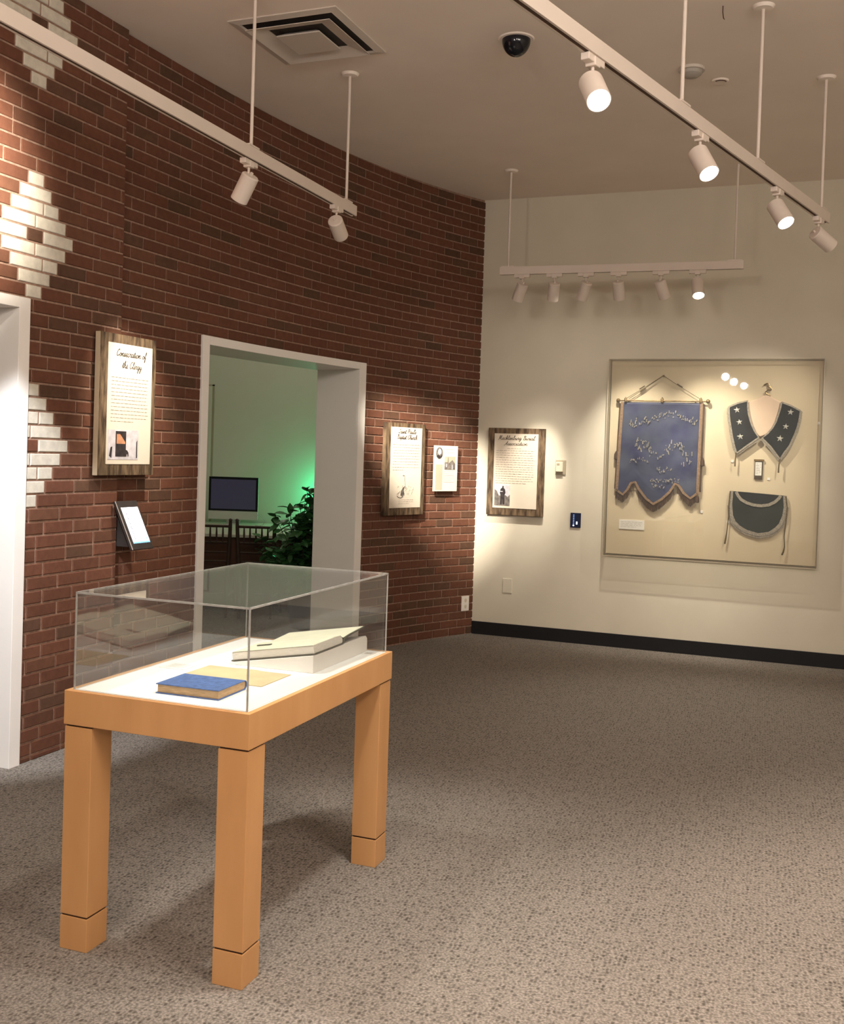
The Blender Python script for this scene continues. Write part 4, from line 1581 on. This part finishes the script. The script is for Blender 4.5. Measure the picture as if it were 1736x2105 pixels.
mb.build('rod', M['brass'], bn, smooth=True)
mb = MB()
ax, az = bp_(688, 172)
for X, o2 in ((265, 0.0), (300, -0.003), (1120, 0.0)):
    x, z = bp_(X, 440)
    mb.tube([(x, YB_ - 0.006, z), ((x + ax) / 2, YB_ - 0.004 + o2, (z + az) / 2 - 0.004), (ax, YB_ - 0.002, az)], 0.0024, 6)
for Xa, Ya in ((450, 310), (460, 335), (880, 285)):
    x, z = bp_(Xa, Ya)
    dx_ = 0.022 if Xa < 700 else -0.022
    mb.tube([(x - dx_, YB_ - 0.005, z - 0.014), (x + dx_, YB_ - 0.005, z + 0.014)], 0.005, 6)
mb.build('cord', M['tassel'], bn)
mb = MB()
for X, Y in ((172, 1085), (1165, 1130), (1120, 1545)):
    x, z = bp_(X, Y)
    mb.lathe([(0.0, -0.045), (0.016, -0.04), (0.014, 0.0), (0.005, 0.02), (0.0, 0.03)], 10, 'z', 0, (x, YB_ - 0.004, z))
mb.build('tassel', M['fringe'], bn, smooth=True)
mb = MB()
mb.rect(ax - 0.006, az - 0.004, ax + 0.006, az + 0.006, YB_, -0.014)
for X in (300, 1060):
    x, z = bp_(X, 470)
    mb.rect(x - 0.004, z - 0.006, x + 0.004, z + 0.004, YB_ - 0.003, -0.014)
mb.build('hanging_peg', M['brass'], bn)


# --- collar on a padded form
def cp_(X, Y):
    return (2.132 + (X - 145) * 0.000736 - S0, 2.034 - (Y - 385) * 0.000777)


fm = flat_thing('collar_form', 'pinkish padded form with a curled brass hook in the wall case', 'hanger', S0, 0.0, False)
mb = MB()
mb.poly_slab([cp_(*q) for q in [(170, 400), (340, 330), (430, 300), (500, 262), (555, 258), (630, 300), (700, 335), (860, 420), (840, 520), (700, 600), (600, 640), (480, 690), (380, 600), (230, 560), (180, 480)]], -0.040, -0.0145)
mb.build('padded_form', M['bust'], fm, bevel=0.008, bseg=3)
mb = MB()
hook = [(575, 268), (530, 245), (520, 225), (545, 205), (580, 205), (575, 185), (550, 170), (555, 145), (535, 138), (510, 150), (498, 158)]
mb.tube([(cp_(*q)[0], -0.034, cp_(*q)[1]) for q in hook], [0.006, 0.007, 0.006, 0.006, 0.006, 0.005, 0.006, 0.006, 0.006, 0.005, 0.003], 8)
mb.tube([(cp_(560, 165)[0], -0.034, cp_(560, 165)[1]), (cp_(585, 195)[0], -0.034, cp_(585, 195)[1])], 0.005, 8)
mb.build('hook', M['brass'], fm, smooth=True)

LLAP = [(145, 385), (235, 345), (340, 320), (345, 390), (355, 450), (372, 510), (392, 565), (428, 635), (470, 695), (360, 775), (250, 858), (222, 800), (195, 700), (172, 590), (152, 480)]
RLAP = [(690, 330), (790, 365), (885, 415), (878, 500), (862, 580), (835, 660), (790, 770), (740, 840), (692, 905), (600, 790), (505, 700), (560, 650), (605, 595), (640, 530), (664, 450), (680, 390)]
rg = flat_thing('lodge_collar', 'navy lodge collar with silver stars and fringe in the wall case', 'collar', S0, 0.0, False)
YC = -0.052
for nm, lap in (('left', LLAP), ('right', RLAP)):
    mb = MB()
    mb.poly_slab([cp_(*q) for q in lap], YC, YC + 0.008)
    lp = mb.build('lapel', M['navy_velvet'], rg, bevel=0.003)
    mb = MB()
    loop = [cp_(*q) for q in lap] + [cp_(*lap[0])]
    mb.ribbon(loop, 0.013, YC - 0.0012)
    mb.build('silver_braid', M['silver'], lp)
    mb = MB()
    fr_ = random.Random(31)
    # fringe outside the lower and outer edge
    cx_ = sum(q[0] for q in lap) / len(lap)
    cy2 = sum(q[1] for q in lap) / len(lap)
    idx = range(len(lap))
    for i in idx:
        a_, b_ = lap[i], lap[(i + 1) % len(lap)]
        if (a_[1] + b_[1]) / 2 < 365:
            continue
        inner = (nm == 'left' and 340 <= a_[0] <= 430 and a_[1] < 640) or (nm == 'right' and a_[0] < 690 and a_[0] > 500 and a_[1] < 705 and b_[0] > a_[0] - 1)
        if inner:
            continue
        n_ = max(2, int(math.hypot(b_[0] - a_[0], b_[1] - a_[1]) / 6))
        tx, ty = b_[0] - a_[0], b_[1] - a_[1]
        l_ = math.hypot(tx, ty)
        ox, oy = ty / l_, -tx / l_
        if (a_[0] + ox - cx_) ** 2 + (a_[1] + oy - cy2) ** 2 < (a_[0] - cx_) ** 2 + (a_[1] - cy2) ** 2:
            ox, oy = -ox, -oy
        for k in range(n_):
            f_ = k / n_
            X, Y = a_[0] + tx * f_, a_[1] + ty * f_
            l2 = 26 + fr_.uniform(-3, 3)
            x0_, z0_ = cp_(X, Y)
            x1_, z1_ = cp_(X + ox * l2 * 0.8, Y + oy * l2 * 0.6 + 10)
            mb.ribbon([(x0_, z0_), (x1_, z1_)], 0.0042, YC + 0.003)
    mb.build('fringe', M['silver'], lp)
for (X, Y, r_) in ((232, 415, 0.026), (262, 540, 0.025), (277, 690, 0.027)):
    mb = MB()
    mb.star(*cp_(X, Y), r_, YC - 0.004, YC - 0.0005, 0.15)
    mb.build('star', M['star'], rg)
for (X, Y, r_) in ((785, 430, 0.026), (742, 577, 0.025), (688, 700, 0.028)):
    mb = MB()
    mb.star(*cp_(X, Y), r_, YC - 0.004, YC - 0.0005, -0.1)
    mb.build('star', M['star'], rg)
for (X, Y, l_) in ((237, 880, 120), (690, 935, 115)):
    mb = MB()
    x, z = cp_(X, Y)
    x2, z2 = cp_(X - 4, Y + l_)
    mb.tube([(x, YC + 0.002, z + 0.02), (x, YC, z - 0.01), (x2, YC, z2 + 0.04), (x2, YC, z2)], [0.003, 0.004, 0.006, 0.006], 8)
    mb.build('tassel', M['tassel'], rg, smooth=True)

# --- badge
bd = flat_thing('ribbon_badge', 'small white ribbon badge with dark foot between collar and apron', 'badge', S0, 0.0, False)
mb = MB()
x0_, z0_ = cp_(436, 1125)
x1_, z1_ = cp_(522, 922)
mb.rect(x0_, z0_, x1_, z1_, -0.026, -0.014)
mb.build('backing', M['badge_dark'], bd, bevel=0.001)
mb = MB()
a_, b_ = cp_(444, 1085), cp_(510, 948)
mb.rect(a_[0], a_[1], b_[0], b_[1], -0.028, -0.026)
mb.build('ribbon', M['card'], bd)
mb = MB()
text_lines(mb, a_[0] + 0.006, b_[0] - 0.006, b_[1] - 0.014, a_[1] + 0.014, 7, -0.0288, 0.003, 41, 0.7)
mb.build('print_lines', M['ink_grey'], bd)
mb = MB()
a_, b_ = cp_(428, 940), cp_(534, 918)
mb.rect(a_[0], a_[1], b_[0], b_[1], -0.030, -0.020)
mb.build('pin_bar', M['brass'], bd, bevel=0.002)

# --- apron
APR = [(190, 1255), (380, 1262), (580, 1272), (775, 1282), (786, 1400), (772, 1500), (735, 1590), (690, 1640), (620, 1690), (500, 1712), (370, 1682), (290, 1640), (235, 1590), (200, 1520), (184, 1400)]
BIB = [(255, 1262), (275, 1300), (310, 1340), (370, 1372), (440, 1390), (520, 1396), (600, 1382), (660, 1350), (700, 1312), (718, 1282)]
apn = flat_thing('lodge_apron', 'half-round grey-green lodge apron with silver border and hanging ties', 'apron', S0, 0.0, False)
YA = -0.030
mb = MB()
mb.poly_slab([cp_(*q) for q in APR], YA, YA + 0.006)
mb.build('apron_cloth', M['green_felt'], apn, bevel=0.002)
mb = MB()
mb.poly_slab([cp_(*q) for q in BIB], YA - 0.004, YA)
mb.build('flap', M['navy_velvet'], apn)
mb = MB()
inset = []
for X, Y in APR[3:] + [APR[0]]:
    dx_, dy_ = X - 485, Y - 1300
    l_ = math.hypot(dx_, dy_) or 1
    inset.append(cp_(X - dx_ / l_ * 16, Y - dy_ / l_ * 16))
mb.ribbon(inset, 0.027, YA - 0.0008)
mb.ribbon([cp_(*q) for q in BIB], 0.024, YA - 0.0048)
mb.build('silver_border', M['silver'], apn)
mb = MB()
fr_ = random.Random(77)
low = APR[4:]
for (a_, b_) in zip(low, low[1:]):
    n_ = max(2, int(math.hypot(b_[0] - a_[0], b_[1] - a_[1]) / 6))
    for k in range(n_):
        X, Y = a_[0] + (b_[0] - a_[0]) * k / n_, a_[1] + (b_[1] - a_[1]) * k / n_
        dx_, dy_ = X - 485, Y - 1350
        l_ = math.hypot(dx_, dy_)
        g_ = 22 + fr_.uniform(-3, 3)
        mb.ribbon([cp_(X, Y), cp_(X + dx_ / l_ * g_, Y + dy_ / l_ * g_)], 0.004, YA + 0.002)
mb.build('fringe', M['silver'], apn)
for pts in ([(192, 1258), (182, 1400), (184, 1520), (175, 1650), (165, 1740), (155, 1808)], [(772, 1285), (788, 1400), (782, 1550), (768, 1700), (776, 1800), (768, 1850), (752, 1888)]):
    mb = MB()
    mb.tube([(cp_(*q)[0], YA - 0.006, cp_(*q)[1]) for q in pts], [0.004] * (len(pts) - 2) + [0.006, 0.007], 8)
    mb.build('tie', M['tassel'], apn, smooth=True)

# --- label cards in the case
for (s0_, z0_, s1_, z1_, lb, gp) in ((1.277, 1.002, 1.487, 1.080, 'white text card below the banner in the wall case', None),):
    lc = flat_thing('label_card', lb, 'label', S0, 0.0, False)
    mb = MB()
    mb.rect(s0_ - S0, z0_, s1_ - S0, z1_, -0.020, -0.014)
    mb.build('card', M['card'], lc)
    mb = MB()
    text_lines(mb, s0_ - S0 + 0.015, s1_ - S0 - 0.015, z1_ - 0.018, z0_ + 0.02, 4, -0.0206, 0.002, 51, 0.7)
    mb.build('print_lines', M['ink_grey'], lc)
for s_, z_, lb in ((1.946, 1.178, 'tiny cream number tag right of the banner foot'), (2.172, 1.598, 'tiny cream number tag left of the collar tassel'),
                   (2.456, 1.466, 'tiny cream number tag right of the ribbon badge'), (2.157, 1.105, 'tiny cream number tag left of the apron'),
                   (2.815, 1.917, 'tiny cream number tag at the right edge of the wall case')):
    lc = flat_thing('number_tag', lb, 'label', S0, 0.0, False)
    mb = MB()
    mb.rect(s_ - S0 - 0.010, z_ - 0.010, s_ - S0 + 0.010, z_ + 0.010, -0.019, -0.014)
    mb.build('tag', M['card'], lc)


# ------------------------------------------------------------------ adjoining room furniture
dk = thing('desk', 'pale topped desk with dark brown front in the adjoining room', 'desk', (-1.95, 10.75, 0))
mb = MB()
mb.box((-0.85, -0.72, 0.715), (1.35, 0.90, 0.745))
mb.build('desk_top', M['desk_white'], dk, bevel=0.004)
mb = MB()
mb.box((-0.80, -0.66, 0.05), (1.30, -0.62, 0.715))
mb.build('front_panel', M['desk_brown'], dk)
for x in (-0.80, 1.26):
    mb = MB()
    mb.box((x, -0.62, 0.0), (x + 0.04, 0.85, 0.715))
    mb.build('side_panel', M['desk_brown'], dk)

mn = thing('desktop_computer', 'flat all-in-one computer with a dark screen on the desk', 'computer', (-2.04, 11.35, 0.745), math.radians(-2))
mb = MB()
mb.box((-0.270, -0.012, 0.052), (0.270, 0.012, 0.515))
mb.build('shell', M['alu'], mn, bevel=0.004)
mb = MB()
mb.box((-0.269, -0.0135, 0.145), (0.269, -0.012, 0.514))
mb.build('bezel', M['bezel'], mn)
mb = MB()
mb.add([(-0.245, -0.0142, 0.166), (0.245, -0.0142, 0.166), (0.245, -0.0142, 0.488), (-0.245, -0.0142, 0.488)], [(0, 1, 2, 3)])
mb.build('screen', M['lcd'], mn)
mb = MB()
mb.add([(-0.09, -0.09, 0.0), (0.09, -0.09, 0.0), (0.09, 0.09, 0.0), (-0.09, 0.09, 0.0), (-0.085, -0.085, 0.006), (0.085, -0.085, 0.006), (0.08, 0.05, 0.008), (-0.08, 0.05, 0.008)],
       [(0, 3, 2, 1), (4, 5, 6, 7), (0, 1, 5, 4), (1, 2, 6, 5), (2, 3, 7, 6), (3, 0, 4, 7)])
mb.box((-0.075, 0.03, 0.006), (0.075, 0.038, 0.20))
mb.build('stand', M['alu'], mn, bevel=0.002)
cb = thing('cable', 'thin pale cable curling beside the computer stand', 'cable', (-1.70, 11.18, 0.745))
mb = MB()
mb.tube([(-0.10, 0.05, 0.12), (-0.02, 0.0, 0.115), (0.03, -0.02, 0.07), (0.02, -0.02, 0.02), (-0.02, 0.0, 0.004), (-0.08, 0.06, 0.004)], 0.004, 6)
mb.build('wire', M['alu'], cb, smooth=True)


def chair(label, loc, rz, wid):
    """low-backed turned chair seen from behind: spindles between the rails"""
    c = thing('spindle_chair', label, 'chair', loc, rz)
    w = wid / 2
    TOP = 0.905
    mb_ = MB()
    vs_, n_ = [], 20
    for z in (0.43, 0.455):
        for k in range(n_):
            a = 2 * PI * k / n_
            sx_, sy_ = math.cos(a), math.sin(a)
            r_ = (abs(sx_) ** 4 + abs(sy_) ** 4) ** -0.25
            vs_.append((sx_ * r_ * (w + 0.005), 0.20 + sy_ * r_ * 0.21, z))
    mb_.add(vs_, [tuple(range(n_))[::-1], tuple(range(n_, 2 * n_))] + [(k, (k + 1) % n_, n_ + (k + 1) % n_, n_ + k) for k in range(n_)])
    mb_.build('seat', M['walnut'], c, bevel=0.006)
    for sx_ in (-1, 1):
        mb_ = MB()
        mb_.tube([(sx_ * (w - 0.02), 0.0, 0.0), (sx_ * (w - 0.015), -0.01, 0.42), (sx_ * w, -0.03, 0.62), (sx_ * (w + 0.008), -0.055, TOP - 0.05), (sx_ * (w + 0.01), -0.06, TOP)],
                 [0.014, 0.021, 0.020, 0.017, 0.014], 10)
        po = mb_.build('back_post', M['walnut'], c, smooth=True)
        mb_ = MB()
        mb_.lathe([(0.010, 0.0), (0.018, 0.006), (0.016, 0.016), (0.008, 0.024), (0.0, 0.026)], 12, 'z', 0, (sx_ * (w + 0.01), -0.06, TOP - 0.004))
        mb_.build('finial', M['walnut'], po, smooth=True)
        mb_ = MB()
        mb_.tube([(sx_ * (w - 0.01), 0.38, 0.44), (sx_ * (w + 0.01), 0.40, 0.0)], [0.020, 0.014], 10)
        mb_.build('front_leg', M['walnut'], c, smooth=True)
    for z, y, r_ in ((0.852, -0.050, 0.012), (0.700, -0.035, 0.011), (0.610, -0.028, 0.009), (0.525, -0.018, 0.009)):
        mb_ = MB()
        ww = w + 0.004
        mb_.tube([(-ww, y, z), (0, y - 0.006, z), (ww, y, z)], r_, 8)
        mb_.build('back_rail', M['walnut'], c, smooth=True)
    for k in range(5):
        x = -w + wid * (k + 1) / 6
        mb_ = MB()
        mb_.tube([(x, -0.042, 0.700), (x, -0.048, 0.78), (x, -0.053, 0.852)], [0.006, 0.0095, 0.006], 8)
        mb_.build('spindle', M['walnut'], c, smooth=True)
    for a, b in (((-w + 0.015, 0.0, 0.2), (-w + 0.01, 0.39, 0.2)), ((w - 0.015, 0.0, 0.2), (w - 0.01, 0.39, 0.2)), ((-w, 0.2, 0.2), (w, 0.2, 0.2))):
        mb_ = MB()
        mb_.tube([a, b], 0.009, 8)
        mb_.build('stretcher', M['walnut'], c, smooth=True)
    return c


chair('dark spindle-backed chair cut off by the doorway\'s left side', (-1.935, 9.66, 0), 0.04, 0.35)
chair('dark spindle-backed chair in front of the potted plant', (-1.51, 9.66, 0), -0.03, 0.33)

pl = thing('potted_plant', 'dense glossy leafy plant under green light in the adjoining room', 'plant', (-0.99, 9.30, 0))
mb = MB()
mb.lathe([(0.0, 0.0), (0.15, 0.0), (0.19, 0.30), (0.20, 0.32), (0.18, 0.32), (0.17, 0.28), (0.0, 0.27)], 24)
mb.build('pot', M['pot'], pl, smooth=True)
pr_ = random.Random(4)
mb = MB()
lf = MB()


def leaf(base, d, size):
    d = d.normalized()
    upv = Vector((0, 0, 1)) + Vector((pr_.uniform(-.5, .5), pr_.uniform(-.5, .5), 0))
    sd_ = d.cross(upv).normalized()
    nn2 = sd_.cross(d).normalized()
    p0 = base
    rows = [(0.0, 0.02), (0.22, 0.26), (0.5, 0.34), (0.78, 0.2), (1.0, 0.0)]
    vs_ = []
    for t_, w_ in rows:
        c_ = p0 + d * size * t_ - nn2 * size * 0.25 * t_ * t_
        vs_ += [c_ + sd_ * size * w_ + nn2 * size * 0.06, c_, c_ - sd_ * size * w_ + nn2 * size * 0.06]
    fs_ = []
    for i in range(4):
        for k in (0, 1):
            a = 3 * i + k
            fs_.append((a, a + 1, a + 4, a + 3))
    lf.add(vs_, fs_)


for k in range(95):
    a = pr_.uniform(0, 2 * PI)
    rad = pr_.uniform(0.04, 0.50)
    h = pr_.uniform(0.50, 1.0) * (1.31 - 0.85 * rad)
    tip = Vector((rad * math.cos(a), rad * math.sin(a) * 0.8, h))
    base = Vector((0.03 * math.cos(a), 0.03 * math.sin(a), 0.28))
    mid = (base + tip) / 2 + Vector((0, 0, 0.06))
    mb.tube([base, mid, tip], [0.006, 0.004, 0.002], 5)
    for q in range(18):
        t_ = pr_.uniform(0.30, 1.0)
        c_ = base * (1 - t_) ** 2 + mid * 2 * t_ * (1 - t_) + tip * t_ * t_
        d_ = Vector((pr_.uniform(-1, 1), pr_.uniform(-1, 1), pr_.uniform(-0.5, 0.6))) + Vector((math.cos(a), math.sin(a), 0)) * 0.6
        leaf(c_, d_, pr_.uniform(0.07, 0.12))
mb.build('stems', M['stem'], pl)
lf.build('foliage', M['leaf'], pl)
